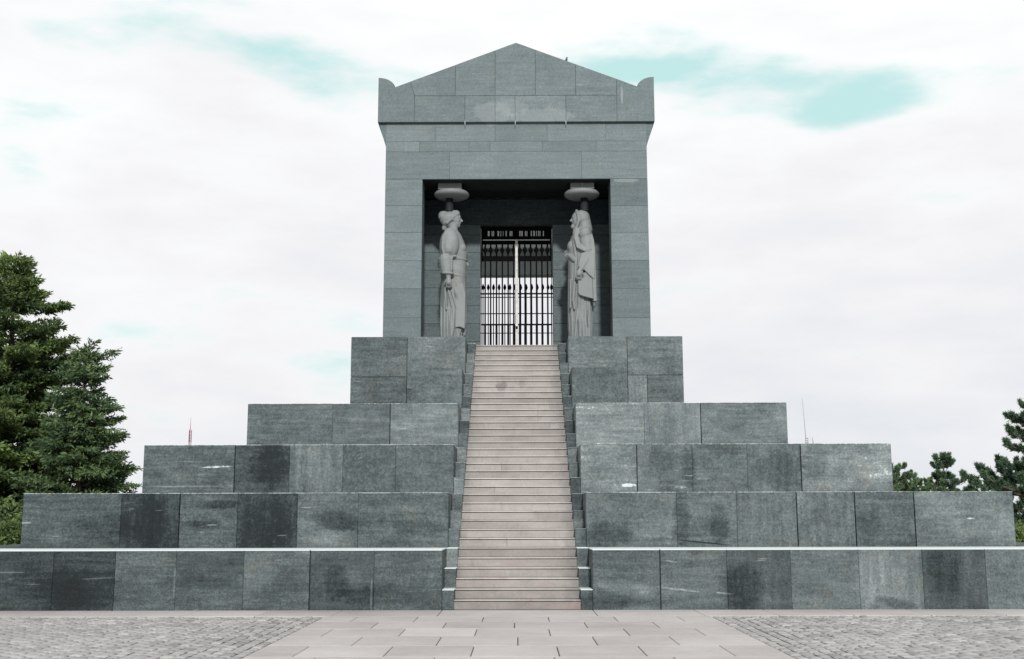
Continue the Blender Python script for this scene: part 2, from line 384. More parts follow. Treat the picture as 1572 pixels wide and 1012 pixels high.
MAT['joint'] = paving_mat('joint_grit', [(.1, (.05, .034, .026)), (.5, (.085, .058, .046)), (.9, (.12, .10, .085)), (1, (.13, .11, .1))], .95)

def simple(name, col, rough=.5, metal=0., var=.25, scale=14):
    m, nt, b = mat_base(name)
    pos = nt.nodes.new('ShaderNodeNewGeometry').outputs['Position']
    n = noise(nt, pos, scale, 4, .6)
    k = smooth(nt, n, .25, .75, 1-var, 1+var)
    cmb = nt.nodes.new('ShaderNodeCombineColor')
    for i in range(3): nt.links.new(k, cmb.inputs[i])
    nt.links.new(mixc(nt, 1.0, col, cmb.outputs[0], 'MULTIPLY'), b.inputs['Base Color'])
    b.inputs['Roughness'].default_value = rough; b.inputs['Metallic'].default_value = metal
    return m
MAT['iron'] = simple('black_iron', (.0025, .0025, .003), .85, 0); MAT['iron'].node_tree.nodes['Principled BSDF'].inputs['Specular IOR Level'].default_value = .1
MAT['post'] = simple('pale_metal_post', (.55, .53, .51), .55)
MAT['bark'] = simple('bark', (.07, .055, .042), .9, 0, .4, 9)
MAT['red'] = simple('red_paint', (.22, .03, .07), .6)
MAT['white'] = simple('mast_white_paint', (.34, .2, .24), .6)
MAT['grey'] = simple('galvanised_steel', (.3, .31, .34), .6)
MAT['bird'] = simple('grey_feathers', (.085, .08, .08), .8)

def leaf_mat(name, dark, light, trans=.25):
    m, nt, b = mat_base(name); L = nt.links.new
    pos = nt.nodes.new('ShaderNodeNewGeometry').outputs['Position']
    tone = nn(nt, 'ShaderNodeAttribute', attribute_name='tone').outputs['Fac']
    val = mth(nt, 'MULTIPLY_ADD', mth(nt, 'SUBTRACT', noise(nt, pos, .9, 3, .6), .5), .9, tone)
    col = ramp(nt, val, [(.05, dark), (.5, tuple((a+c)/2 for a, c in zip(dark, light))), (.9, light), (1, light)])
    L(col, b.inputs['Base Color']); b.inputs['Roughness'].default_value = .6; b.inputs['Specular IOR Level'].default_value = .3
    tr = nt.nodes.new('ShaderNodeBsdfTranslucent'); L(col, tr.inputs[0])
    mx = nt.nodes.new('ShaderNodeMixShader'); mx.inputs[0].default_value = trans
    L(b.outputs[0], mx.inputs[1]); L(tr.outputs[0], mx.inputs[2])
    L(mx.outputs[0], [n for n in nt.nodes if n.type == 'OUTPUT_MATERIAL'][0].inputs[0])
    return m
MAT['spruce'] = leaf_mat('spruce_needles', (.012, .032, .016), (.19, .27, .085))
MAT['spruce2'] = leaf_mat('greyish_spruce_needles', (.016, .042, .024), (.18, .265, .11))
MAT['pine'] = leaf_mat('pine_needles', (.025, .06, .045), (.17, .26, .13))
MAT['bush'] = leaf_mat('hedge_leaves', (.04, .07, .02), (.16, .22, .07))

def ground_mat():
    m, nt, b = mat_base('grass_ground')
    pos = nt.nodes.new('ShaderNodeNewGeometry').outputs['Position']
    v = mth(nt, 'ADD', mth(nt, 'MULTIPLY', noise(nt, pos, .08, 5, .6), .6), mth(nt, 'MULTIPLY', noise(nt, pos, 8, 4, .7), .4))
    nt.links.new(ramp(nt, v, [(.3, (.03, .05, .018)), (.5, (.06, .085, .03)), (.7, (.11, .12, .05)), (1, (.14, .14, .07))]), b.inputs['Base Color'])
    b.inputs['Roughness'].default_value = .95
    return m
MAT['ground'] = ground_mat()

# ------------------------------------------------------------------ dimensions
R_, T_ = .165, .2761
def Z(n): return n*R_
def TY(k): return 6*(k-1)*T_
CH, ST = 1.262, 1.057           # half width of the stair channel and of the steps
HALF = {1: 10.72, 2: 9.08, 3: 7.44, 4: 5.79, 6: 4.08}
TF, TB = 9.94, 20.4             # temple front and back
def back(k): return TB + (TF - TY(k) if k != 6 else TF-TY(6))

# ------------------------------------------------------------------ ground, plaza, pavement
g = MB(); S = 3000
xs = [-S, -600, -150, -60, -25, 25, 60, 150, 600, S]; ys = [-S, -600, -150, -60, -30, 34, 60, 120, 200, 600, S]
def gz(x, y):
    d = max(0, math.hypot(x, y-10)-45); return -.06 - min(14, d*.06)
vv = [(x, y, gz(x, y)) for y in ys for x in xs]; nx = len(xs)
g.add(vv, [(j*nx+i, j*nx+i+1, (j+1)*nx+i+1, (j+1)*nx+i) for j in range(len(ys)-1) for i in range(nx-1)])
tag(g.build('ground', MAT['ground']), kind='structure')
PB = TB+TF+4
# bed of the plaza, one sheet
g = MB(); g.add([(-24, -26, -.022), (24, -26, -.022), (24, PB, -.022), (-24, PB, -.022)], [(0, 1, 2, 3)], .5)
tag(g.build('plaza_bed', MAT['joint']), kind='structure')
# setts: rows running away from the camera
def setts():
    m = MB(); r = random.Random(3)
    WXH = 3.0
    for sgn in (-1, 1):
        x = WXH+.02
        while x < 12.5:
            w = .15 + r.uniform(-.014, .014); y = -9.0 + r.uniform(0, .1)
            while y < -1.30:
                l = .21+r.uniform(-.04, .05)
                y1 = min(y+l, -1.285)
                if y1-y > .05:
                    gx = .010+r.uniform(0, .005); c = .016
                    dz = r.uniform(-.006, .004); tx, ty = r.uniform(-.03, .03), r.uniform(-.03, .03)
                    X0, X1 = x+gx, x+w-gx; Y0, Y1 = y+gx*1.1, y1-gx*1.1; cx, cy = (X0+X1)/2, (Y0+Y1)/2
                    def P(a, b_, z): return (sgn*a+r.uniform(-.004, .004), b_+r.uniform(-.004, .004), z+(a-cx)*tx+(b_-cy)*ty)
                    vs = [P(X0, Y0, -.016), P(X1, Y0, -.016), P(X1, Y1, -.016), P(X0, Y1, -.016),
                          P(X0+c, Y0+c, dz), P(X1-c, Y0+c, dz), P(X1-c, Y1-c, dz), P(X0+c, Y1-c, dz)]
                    fs = [(4, 5, 6, 7), (0, 1, 5, 4), (1, 2, 6, 5), (2, 3, 7, 6), (3, 0, 4, 7)]
                    if sgn < 0: fs = [f[::-1] for f in fs]
                    m.add(vs, fs, min(.95, max(.1, r.gauss(.52, .10))), r.random()*50, 0, True)
                y = y1
            x += w
    return m
tag(setts().build('plaza', MAT['sett']), kind='structure')
# plain paved sheet further round (sides and behind the camera)
def far_setts():
    m = MB(); r = random.Random(5)
    def cell(x0, x1, y0, y1): m.box(x0+.01, x1-.01, y0+.01, y1-.01, -.05, -.004, r.uniform(.42, .62), None, 0, .01)
    y = -26.
    while y < -9.2:
        x = -23.
        while x < 23.: cell(x, x+.9, y, y+.56); x += .9
        y += .56
    for sx in (-1, 1):
        y = -9.04
        while y < PB-.6:
            x = 12.6
            while x < 23: cell(min(sx*x, sx*(x+.9)), max(sx*x, sx*(x+.9)), y, y+.9); x += .9
            y += .9
    return m
tag(far_setts().build('outer_paving', MAT['sett']), kind='structure')
def slabs():
    m = MB(); r = random.Random(11); gp = .006
    def s(x0, x1, y0, y1): m.box(x0+gp, x1-gp, y0+gp, y1-gp, -.06, 0.002, min(.9, max(.15, r.gauss(.55, .06))), None, 0, .006)
    rows = [(-1.25, -.02, [(-8.35, 0), (18.8, 925), (67, 940), (163, 940), (290, 943), (395, 945), (508, 946), (671, 946), (918, 946), (1082, 945), (1190, 943), (1293, 940), (1400, 938), (1500, 936)]),
            (-2.24, -1.25, None), (-3.28, -2.24, None), (-4.36, -3.28, None), (-5.50, -4.36, None), (-6.62, -5.50, None), (-7.9, -6.62, None), (-9.2, -7.9, None)]
    pxs = {0: [(18, 935), (92, 938), (163, 940), (290, 943), (395, 945), (508, 946), (671, 946), (918, 946), (1082, 945), (1190, 943), (1293, 940), (1400, 938), (1500, 936)],
           1: [(530, 959), (630, 959), (738.5, 959), (845, 959), (954, 959), (1060, 959)],
           2: [(562, 970), (675.5, 970), (789.6, 970), (906, 970), (1021, 970)],
           3: [(481, 984), (604, 984), (725.5, 984), (847.5, 984), (975, 984), (1097, 984)],
           4: [(529, 999), (664, 999), (795, 999), (923, 999), (1055, 999)],
           5: [(446, 1010), (585.8, 1010), (721.5, 1010), (860, 1010), (996.5, 1010), (1134, 1010)]}
    for i, (y0, y1, _) in enumerate(rows):
        xm = 12.6 if i == 0 else 3.0
        if i in pxs: cuts = sorted(gnd(px, py).x for px, py in pxs[i])
        else: cuts = [-2.2+.8*(i % 2), -.9+.5*(i % 2), .4, 1.7]
        cuts = [c for c in cuts if abs(c) < xm-.15]
        if i == 0:
            while cuts[0] > -xm+1.3: cuts.insert(0, cuts[0]-1.05)
            while cuts[-1] < xm-1.3: cuts.append(cuts[-1]+1.05)
        e = [-xm]+cuts+[xm]
        for a, b_ in zip(e[:-1], e[1:]): s(a, b_, y0, y1)
    y = -9.2; k = 0
    while y > -26:
        x = -3.0
        for w in ([1.2]*5 if k % 2 else [.6, 1.2, 1.2, 1.2, 1.2, .6]): s(x, x+w, y-1.1, y); x += w
        y -= 1.1; k += 1
    for sx in (-1, 1):                      # the strip runs on round the sides of the base
        y = .0
        while y < PB-1.2:
            a, b_ = sorted((sx*(HALF[1]+.02), sx*(HALF[1]+1.88))); s(a, b_, y, y+1.2); y += 1.2
    return m
tag(slabs().build('pavement', MAT['slab']), kind='structure')

# ------------------------------------------------------------------ the stepped base
base = empty('stepped_podium', (0, 0, 0))
tag(base, 'tiered pyramid base of large dark grey granite blocks, split by the central stair', 'podium')
def row(m, k, y0, z0, z1, x_in, x_out, cuts, tones, depth, side, wide=()):
    """one course of front blocks from x_in outwards; cuts = absolute x of joints; tones = list of (tone, vert)"""
    e = [x_in]+list(cuts)+[x_out]
    for i in range(len(e)-1):
        t = tones[i % len(tones)]; a, b_ = sorted((e[i], e[i+1]))
        ga = .009 if any(abs(a-w) < .02 for w in wide) else .0015; gb = .009 if any(abs(b_-w) < .02 for w in wide) else .0015
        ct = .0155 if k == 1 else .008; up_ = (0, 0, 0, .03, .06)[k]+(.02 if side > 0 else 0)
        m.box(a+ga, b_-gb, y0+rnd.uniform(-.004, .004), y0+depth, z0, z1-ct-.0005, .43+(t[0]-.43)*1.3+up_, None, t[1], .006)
        m.box(a+ga, b_-gb, y0-.003, y0+depth, z1-ct, z1, 1.4 if k == 1 else .95, None, 0, .003)          # pale top edge and ledge, sky light put into the tone
FR = {   # photo joints, left from the stair outwards, right from the stair outwards
 1: dict(y=900, w=(475, 1014), L=[573.7, 475, 373, 269, 175, 80], R=[1014, 1117, 1215, 1320, 1418, 1515],
         tl=[(.40, .1), (.34, .2), (.44, 0), (.36, .1), (.42, 0), (.20, 0), (.24, 0), (.3, .2)],
         tr=[(.42, 0), (.43, .0), (.34, .6), (.47, .1), (.50, .9), (.33, .8), (.50, .3), (.4, .2)]),
 2: dict(y=800, w=(275, 1224, 1313.5, 1405), L=[549.5, 456, 364, 275, 185], R=[1039.5, 1131.7, 1224, 1313.5, 1405],
         tl=[(.42, .1), (.46, .2), (.24, .7), (.40, 0), (.22, .9), (.38, 0)],
         tr=[(.50, .2), (.46, 0), (.47, .7), (.48, .9), (.40, .1), (.54, .1)]),
 3: dict(y=720, w=(360, 1230, 978), L=[607, 526, 444, 360], R=[978, 1063, 1147.6, 1230],
         tl=[(.42, .3), (.38, .4), (.47, .9), (.29, .2), (.42, 0)],
         tr=[(.58, 0), (.46, .3), (.44, .2), (.46, .9), (.58, .1)]),
 4: dict(y=650, w=(1076, 598.7), L=[598.7, 510.5], R=[989, 1076],
         tl=[(.55, .0), (.42, .1), (.42, 0)], tr=[(.58, 0), (.52, .7), (.50, 0)]),
}
for k in (1, 2, 3, 4):
    d = FR[k]; y0 = TY(k); z0 = Z(6*(k-1)) - (.03 if k > 1 else .05); z1 = Z(6*k); W = HALF[k]; D = 1.45
    m = MB()
    if k < 4: yb = TY(k+1)+.2
    cl = [at(p, d['y'], y0).x for p in d['L']]; cr = [at(p, d['y'], y0).x for p in d['R']]
    if k == 1: cl += [cl[-1]-1.1]; cr += [cr[-1]+1.1]
    wd = [at(p, d['y'], y0).x for p in d.get('w', ())]
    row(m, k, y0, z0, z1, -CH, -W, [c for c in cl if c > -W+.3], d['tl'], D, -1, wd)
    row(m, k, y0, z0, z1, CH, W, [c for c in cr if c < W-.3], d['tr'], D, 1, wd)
    ybk = back(k)
    # side walls and back wall
    for sx in (-1, 1):
        y = y0+D; n = max(1, round((ybk-D-y)/1.55)); s_y = (ybk-D-y)/n
        for i in range(n):
            a, b_ = sorted((sx*W, sx*(W-D)))
            m.box(a, b_, y+i*s_y+.004, y+(i+1)*s_y-.004, z0, z1, rnd.uniform(.3, .5), None, rnd.choice((0, .8)), .009)
    n = round(2*W/1.6); s_x = 2*W/n
    for i in range(n): m.box(-W+i*s_x+.004, -W+(i+1)*s_x-.004, ybk-D, ybk, z0, z1, rnd.uniform(.3, .5), None, rnd.choice((0, .8)), .009)
    m.build('tier', MAT['granite'], base)
# the cores that fill the tiers behind the blocks (dark mortar seen only in the joints)
m = MB()
for k in (1, 2, 3, 4):
    y0 = TY(k)+.05; W = HALF[k]-.05; z1 = Z(6*k)-.02; z0 = Z(6*(k-1))-.1 if k > 1 else -.05; yb = back(k)-.05
    for sx in (-1, 1):
        a, b_ = sorted((sx*W, sx*(CH+.03))); m.box(a, b_, y0, yb, z0, z1, .5)
    m.box(-CH-.01, CH+.01, TF+2, yb, z0, z1, .5)
m.build('core', MAT['core'], base)
# channel side walls stay the blocks' own ends; fill the deeper flank of the channel with plain granite
m = MB()
for sx in (-1, 1):
    for k in (1, 2, 3, 4):
        y0 = TY(k)+1.452; a, b_ = sorted((sx*(CH+.002), sx*(CH+.5)))
        m.box(a, b_, y0, TF+1.9, Z(6*(k-1)), Z(6*k)-.012, .45)
m.build('channel_wall', MAT['granite'], base)
# small projecting cheek tier beside the upper flight
y5 = TY(5); m = MB()
m.box(-2.441, -CH-.003, y5, TY(6)+.1, Z(24)-.02, Z(30), .50, None, .2, .009)
m.build('flank_block', MAT['granite'], base); m = MB()
m.box(CH+.003, 2.548, y5, TY(6)+.1, Z(24)-.02, Z(30), .46, None, .3, .009)
m.build('flank_block', MAT['granite'], base)
# top tier carrying the temple
y6 = TY(6); W = HALF[6]; m = MB(); zj = at(582, 579, y6).z; zr = at(1006, 576, y6).z; z0 = Z(24)-.02; z1 = Z(36)
xl = at(625, 540, y6).x; xr = at(962.8, 540, y6).x
B = lambda a, b_, c, d_, t, v: m.box(a+.004, b_-.004, y6+rnd.uniform(-.004, .004), y6+1.5, c, d_, t, None, v, .009)
B(-W, xl, zj+.004, z1, .46, .1); B(-W, xl, z0, zj-.004, .44, .1); B(xl, -CH, Z(30)-.3, z1, .56, .3); B(xl, -CH, z0, Z(30)-.308, .4, .1)
B(CH, xr, Z(30)-.3, z1, .58, .1); B(CH, xr, z0, Z(30)-.308, .5, .1)
B(xr, W, zr+.004, z1, .56, 0); B(xr, at(994, 600, y6).x, z0, zr-.004, .66, .9); B(at(994, 600, y6).x, W, z0, zr-.004, .5, .1)
ybk = back(6)
for sx in (-1, 1):
    y = y6+1.5; n = 8; s_y = (ybk-y)/n
    for i in range(n):
        a, b_ = sorted((sx*W, sx*(W-1.0)))
        m.box(a, b_, y+i*s_y+.004, y+(i+1)*s_y-.004, z0, (z0+z1)/2-.004, .45, None, 0, .009)
        m.box(a, b_, y+i*s_y+.004, y+(i+1)*s_y-.004, (z0+z1)/2+.004, z1, .48, None, .5, .009)
for sx in (-1, 1):
    a, b_ = sorted((sx*(CH+.001), sx*(W-1.02))); m.box(a, b_, y6+1.52, ybk-.05, z0, z1-.012, .45)
m.box(-CH, CH, TF+.1, ybk-.05, z0, z1-.02, .45)
m.build('tier', MAT['granite'], base)

# ------------------------------------------------------------------ the staircase
stair = empty('staircase', (0, 0, 0))
tag(stair, 'steep straight flight of pinkish beige stone steps climbing to the temple gate', 'staircase')
for n in range(1, 37):
    y0 = (n-1)*T_; m = MB(); yb = n*T_+.10 if n < 36 else TF+2.3
    tn = rnd.uniform(.47, .60) - (.05 if n < 5 else 0)
    cuts = [-ST]+([rnd.uniform(-.8, .8)] if n in (7, 13, 16, 22, 25, 29, 30) else [])+[ST]
    for a, b_ in zip(cuts[:-1], cuts[1:]):
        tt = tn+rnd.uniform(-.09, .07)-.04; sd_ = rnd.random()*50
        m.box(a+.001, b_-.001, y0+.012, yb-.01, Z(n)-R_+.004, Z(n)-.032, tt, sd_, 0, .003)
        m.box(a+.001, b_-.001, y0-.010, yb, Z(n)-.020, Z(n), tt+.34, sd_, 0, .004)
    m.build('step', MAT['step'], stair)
for j in range(18):
    y0 = 2*j*T_ + .012; yb = min((2*j+2)*T_+.3, TF+1.5)
    for sx in (-1, 1):
        m = MB(); a, b_ = sorted((sx*(ST+.002), sx*(CH-.003)))
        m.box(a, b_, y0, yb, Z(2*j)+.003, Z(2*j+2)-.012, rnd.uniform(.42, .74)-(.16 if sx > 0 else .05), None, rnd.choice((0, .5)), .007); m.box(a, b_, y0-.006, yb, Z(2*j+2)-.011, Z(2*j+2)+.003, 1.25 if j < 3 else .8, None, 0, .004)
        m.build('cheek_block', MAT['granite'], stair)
m = MB(); pts = []
n = 36
poly = [(.03, -.02)]
for i in range(n): poly += [(i*T_+.03, Z(i+1)-.02), ((i+1)*T_+.03, Z(i+1)-.02)]
poly += [(n*T_+.03, -.02)]
vs = [(-CH+.01, y, z) for y, z in poly]+[(CH-.01, y, z) for y, z in poly]; q = len(poly)
m.add(vs, [list(range(q)), list(range(2*q-1, q-1, -1))]+[[i, i+q, (i+1) % q+q, (i+1) % q] for i in range(q)])
m.build('stair_core', MAT['core'], stair)

# ------------------------------------------------------------------ the temple
temple = empty('stone_temple', (0, TF, Z(36)))
tag(temple, 'grey granite gabled temple tomb with a dark square portico, standing on the podium', 'temple')
HW, OW, ZT, ZL = 3.50, 2.51, 12.03, 10.47; BY_ = 18.2
ZF = Z(36)
# pillars
for sx in (-1, 1):
    m = MB(); mb2 = MB(); ys_ = [488, 443, 400, 357, 316]; zs = [ZF]+[at(793+sx*170, y, TF).z for y in ys_]+[ZL]
    for i in range(len(zs)-1):
        a, b_ = sorted((sx*OW, sx*HW))
        m.box(a, b_, TF+rnd.uniform(-.003, .003), TF+.75, zs[i]+.0015, zs[i+1]-.0015, .50+rnd.uniform(-.09, .10), None, .1, .004)
        mb2.box(a, b_, TB-.75, TB, zs[i]+.003, zs[i+1]-.003, .5, None, .1, .006)
    m.build('pillar', MAT['facade'], temple); mb2.build('pillar', MAT['facade'], temple)
# side walls (coursed)
for sx in (-1, 1):
    m = MB(); nz = 7; hz = (ZT-ZF)/nz
    for j in range(nz):
        y = TF+.752; off = .9 if j % 2 else 0
        cuts = [y]+[y+off+1.8*i for i in range(1, 5)]+[TB-.752]
        if j >= 5: cuts[0] = TF+.98; cuts[-1] = TB-.98
        for c0, c1 in zip(cuts[:-1], cuts[1:]):
            a, b_ = sorted((sx*(HW-.006), sx*2.95)); m.box(a, b_, c0+.003, c1-.003, ZF+j*hz+.003, ZF+(j+1)*hz-.003, rnd.uniform(.42, .58), None, .1, .006)
    a, b_ = sorted((sx*2.955, sx*2.9)); m.box(a, b_, TF+.99, TB-.99, ZF, 11.9, .45, None, .1)
    m.build('side_wall', MAT['facade'], temple)
# architrave and frieze
def lintel(y0, y1):
    m = MB(); za = at(793, 232.6, TF).z; zb = at(793, 217, TF).z
    e = [-HW, at(690.2, 250, TF).x, at(892.9, 250, TF).x, HW]
    for a, b_, t in zip(e[:-1], e[1:], (.50, .56, .56)): m.box(a+.0015, b_-.0015, y0+rnd.uniform(-.003, .003), y1, ZL+.002, za-.0015, t, None, 0, .004)
    e = [-HW]+[at(x, 225, TF).x for x in (644, 720, 752, 833, 915)]+[HW]
    for a, b_ in zip(e[:-1], e[1:]): m.box(a+.0015, b_-.0015, y0, y1, za+.002, zb-.0015, rnd.uniform(.50, .62), None, .2, .004)
    e = [-HW]+[at(x, 205, TF).x for x in (668, 760, 840, 930)]+[HW]
    for a, b_ in zip(e[:-1], e[1:]): m.box(a+.0015, b_-.0015, y0, y1, zb+.0015, ZT-.002, rnd.uniform(.50, .62), None, .2, .004)
    return m
lintel(TF, TF+.97).build('architrave', MAT['facade'], temple)
lintel(TB-.97, TB).build('architrave', MAT['facade'], temple)
# gable with corner acroteria
G0 = TF-.10; G1 = TB+.10
def zr_(x): return 14.28-(abs(x))*(14.28-13.015)/3.29
def ear(sx):
    pts = []
    for i in range(9):
        t = i/8; a = t*math.pi/2
        pts.append((sx*(3.72-.44*math.sin(a)), 13.015+.275*math.cos(a)))
    return pts                       # outer tip down to the valley, convex
full = [(-3.72, ZT), (3.72, ZT)]+ear(1)+[(0, 14.28)]+ear(-1)[::-1]
SK0, SK1, SKX = 13.2, 17.5, 2.2            # skylight added, unseen, to light the chamber
fl = [(x*.997, z-.004 if z > 12.5 else z+.004) for x, z in full]
def half_sec(sx): return [(sx*SKX, ZT+.004), (sx*3.70, ZT+.004)]+[(x*.997, z-.004) for x, z in ear(sx)]+[(sx*SKX, zr_(SKX)-.02)]
for y0, y1, polys in ((G0+.03, SK0, [fl]), (SK0+.002, SK1-.002, [half_sec(-1), half_sec(1)]), (SK1, G1-.03, [fl])):
    for pl in polys:
        m = MB(); m.prism(pl, y0, y1, .3); m.build('gable_core', MAT['core'], temple)
def gable(y0, y1, flip=1):
    m = MB(); X = lambda p, y=160: at(p, y, G0).x*1.0
    zrow = at(793, 146.8, G0).z
    def shr(poly, g_=.0022):
        P = [Vector(p) for p in poly]; n = len(P); o = []
        sg = 1 if sum(P[i].x*P[(i+1) % n].y-P[(i+1) % n].x*P[i].y for i in range(n)) > 0 else -1
        for i in range(n):
            a = (P[i]-P[i-1]).normalized(); b_ = (P[(i+1) % n]-P[i]).normalized()
            na = Vector((-a.y, a.x))*sg; nb = Vector((-b_.y, b_.x))*sg; q = na+nb; q = q/max(.4, q.dot(na)); o.append(tuple(P[i]+q*g_))
        return o
    xs_ = [X(636.2), X(713.7), X(760), X(790.7), X(868.6), X(947)]
    tl = [.50, .56, .60, .60, .52]
    for i in range(5): m.prism(shr([(xs_[i], ZT), (xs_[i+1], ZT), (xs_[i+1], zrow), (xs_[i], zrow)]), y0, y1, tl[i], None, 0)
    xu = [xs_[0], X(698.8), X(760), X(822), X(884), xs_[-1]]; tu = [.50, .52, .55, .53, .54]
    for i in range(5):
        a, b_ = xu[i], xu[i+1]; lo = [(a, zrow), (b_, zrow)]
        a2 = X(630, 131) if i == 0 else a
        top = [(b_, zr_(b_))] + ([(0, 14.28)] if a < 0 < b_ else []) + [(a2, zr_(a2))]
        m.prism(shr(lo+top), y0, y1, tu[i]+.0, None, 0)
    xe = xs_[-1]; m.prism(shr([(xe, ZT), (3.72, ZT)]+ear(1)+[(xe, zr_(xe))]), y0, y1, .52, None, .3)
    xe = xs_[0]; a2 = X(630, 131); m.prism(shr([(-3.72, ZT), (xe, ZT), (xe, zrow), (a2, zr_(a2))]+ear(-1)[::-1]), y0, y1, .50, None, .2)
    return m
gable(G0, G0+.34).build('gable', MAT['facade'], temple)
gable(G1-.34, G1).build('gable', MAT['facade'], temple)
for px in (713.7, 791, 868.8):
    m = MB(); q = at(px, 186, G0); q2 = at(px, 195, G0+.05); m.tube([(q.x, G0-.004, q.z), (q.x, G0-.006, ZT-.02), (q.x, G0+.03, ZT-.07), (q.x, G0+.05, ZT-.13)], [.008, .015, .012, .004], 7, .9); m.build('lime_drip', MAT['statue'], temple)
# roof slopes and the long side cornices with their slanted undersides
m = MB()
for sx in (-1, 1):
    sec = [(3.72, ZT+.003)]+[(abs(x), z) for x, z in ear(1)]+[(0, 14.274), (0, 13.9), (3.1, ZT+.003)]
    sec = [(sx*x, z) for x, z in sec]
    sec2 = [(sx*3.72, ZT+.003)]+ear(sx)+[(sx*SKX, zr_(SKX)), (sx*SKX, zr_(SKX)-.3), (sx*3.1, ZT+.003)]
    for ya, yb_, se, n_ in ((G0+.345, SK0-.003, sec, 3), (SK0+.003, SK1-.003, sec2, 2), (SK1+.003, G1-.345, sec, 2)):
        for i in range(n_): m.prism(se, ya+i*(yb_-ya)/n_+.003, ya+(i+1)*(yb_-ya)/n_-.003, .5, None, 0, .004)
m.build('roof', MAT['facade'], temple)
zc = at(591, 226, TF).z
for sx in (-1, 1):
    m = MB(); m.prism([(sx*HW*.999, zc), (sx*3.70, ZT-.006), (sx*HW*.999, ZT-.006)], TF+.006, TB-.006, .42, None, 0, .004)
    m.build('cornice', MAT['facade'], temple)
# portico floors, ceiling, gate walls
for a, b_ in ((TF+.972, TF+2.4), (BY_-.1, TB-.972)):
    m = MB(); m.box(-2.9, 2.9, a, b_, 10.62, 11.0, .5, None, 0); m.build('portico_ceiling', MAT['shade_soffit'], temple)
m = MB()
for x0, x1, y0, y1 in ((-2.89, 2.89, TF+2.5, SK0), (-2.89, 2.89, SK1, BY_-.2), (-2.89, -SKX, SK0+.001, SK1-.001), (SKX, 2.89, SK0+.001, SK1-.001)): m.box(x0, x1, y0, y1, 10.4, 10.6, .5, None, 0)
for x0, x1, y0, y1 in ((-SKX-.1, SKX+.1, SK0-.1, SK0-.002), (-SKX-.1, SKX+.1, SK1+.002, SK1+.1), (-SKX-.1, -SKX-.001, SK0, SK1), (SKX+.001, SKX+.1, SK0, SK1)): m.box(x0, x1, y0, y1, 10.602, 12.02, .5, None, 0)
m.build('chamber_ceiling', MAT['chamber'], temple)
m = MB()
for (a, b_) in ((-2.9, -ST-.006), (ST+.006, 2.9)): m.box(a, b_, TF+.3, TF+2.3, ZF-.03, ZF+.004, .5)
m.box(-2.9, 2.9, TF+2.302, TB-.2, ZF-.03, ZF+.004, .5); m.build('floor', MAT['granite'], temple)
for sx in (-1, 1):
    m = MB(); a, b_ = sorted((sx*2.899, sx*2.86)); m.box(a, b_, TF+.98, TF+2.47, ZF+.005, 10.615, .15); m.build('portico_shade_lining', MAT['granite'], temple)  # dark lining, portico shade painted into the wall tone
for sx in (-1, 1):
    m = MB(); a, b_ = sorted((sx*2.895, sx*2.8)); m.box(a, b_, TF+2.97, BY_-.51, ZF+.006, 10.39, .5); m.build('chamber_wall', MAT['chamber'], temple)
m = MB(); m.box(-2.79, 2.79, TF+2.97, BY_-.51, ZF+.006, ZF+.03, .5); m.build('chamber_floor', MAT['chamber'], temple)
GY, BY = TF+2.36, BY_
def gate_wall(y0, y1, hw, zt):
    m = MB(); nz = 9; top = 10.6
    zs = [ZF+.004+i*(top-ZF-.004)/nz for i in range(nz+1)]
    for sx in (-1, 1):
        for j in range(nz):
            cuts = [hw, hw+(.62 if j % 2 else 1.0), 2.9]
            for c0, c1 in zip(cuts[:-1], cuts[1:]):
                if zs[j] > zt: continue
                zt1 = min(zs[j+1], zt); a, b_ = sorted((sx*c0, sx*c1))
                m.box(a+.003, b_-.003, y0, y1, zs[j]+.003, zt1-.003, rnd.uniform(.30, .44), None, .1, .005)
    m.box(-2.9, 2.9, y0, y1, zt, 10.61, .1)  # lintel tone lowered, shade over the gate painted in
    return m
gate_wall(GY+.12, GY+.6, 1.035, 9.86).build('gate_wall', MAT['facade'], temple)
gate_wall(BY-.5, BY, 1.29, 9.53).build('gate_wall', MAT['chamber'], temple)
m = MB(); m.box(-OW+.01, OW-.01, TF+.06, TF+.965, ZL-.015, ZL+.0005, .5, None, 0, .003); m.build('shade_soffit', MAT['shade_soffit'], temple)  # thin lining, shade under the architrave put into its colour
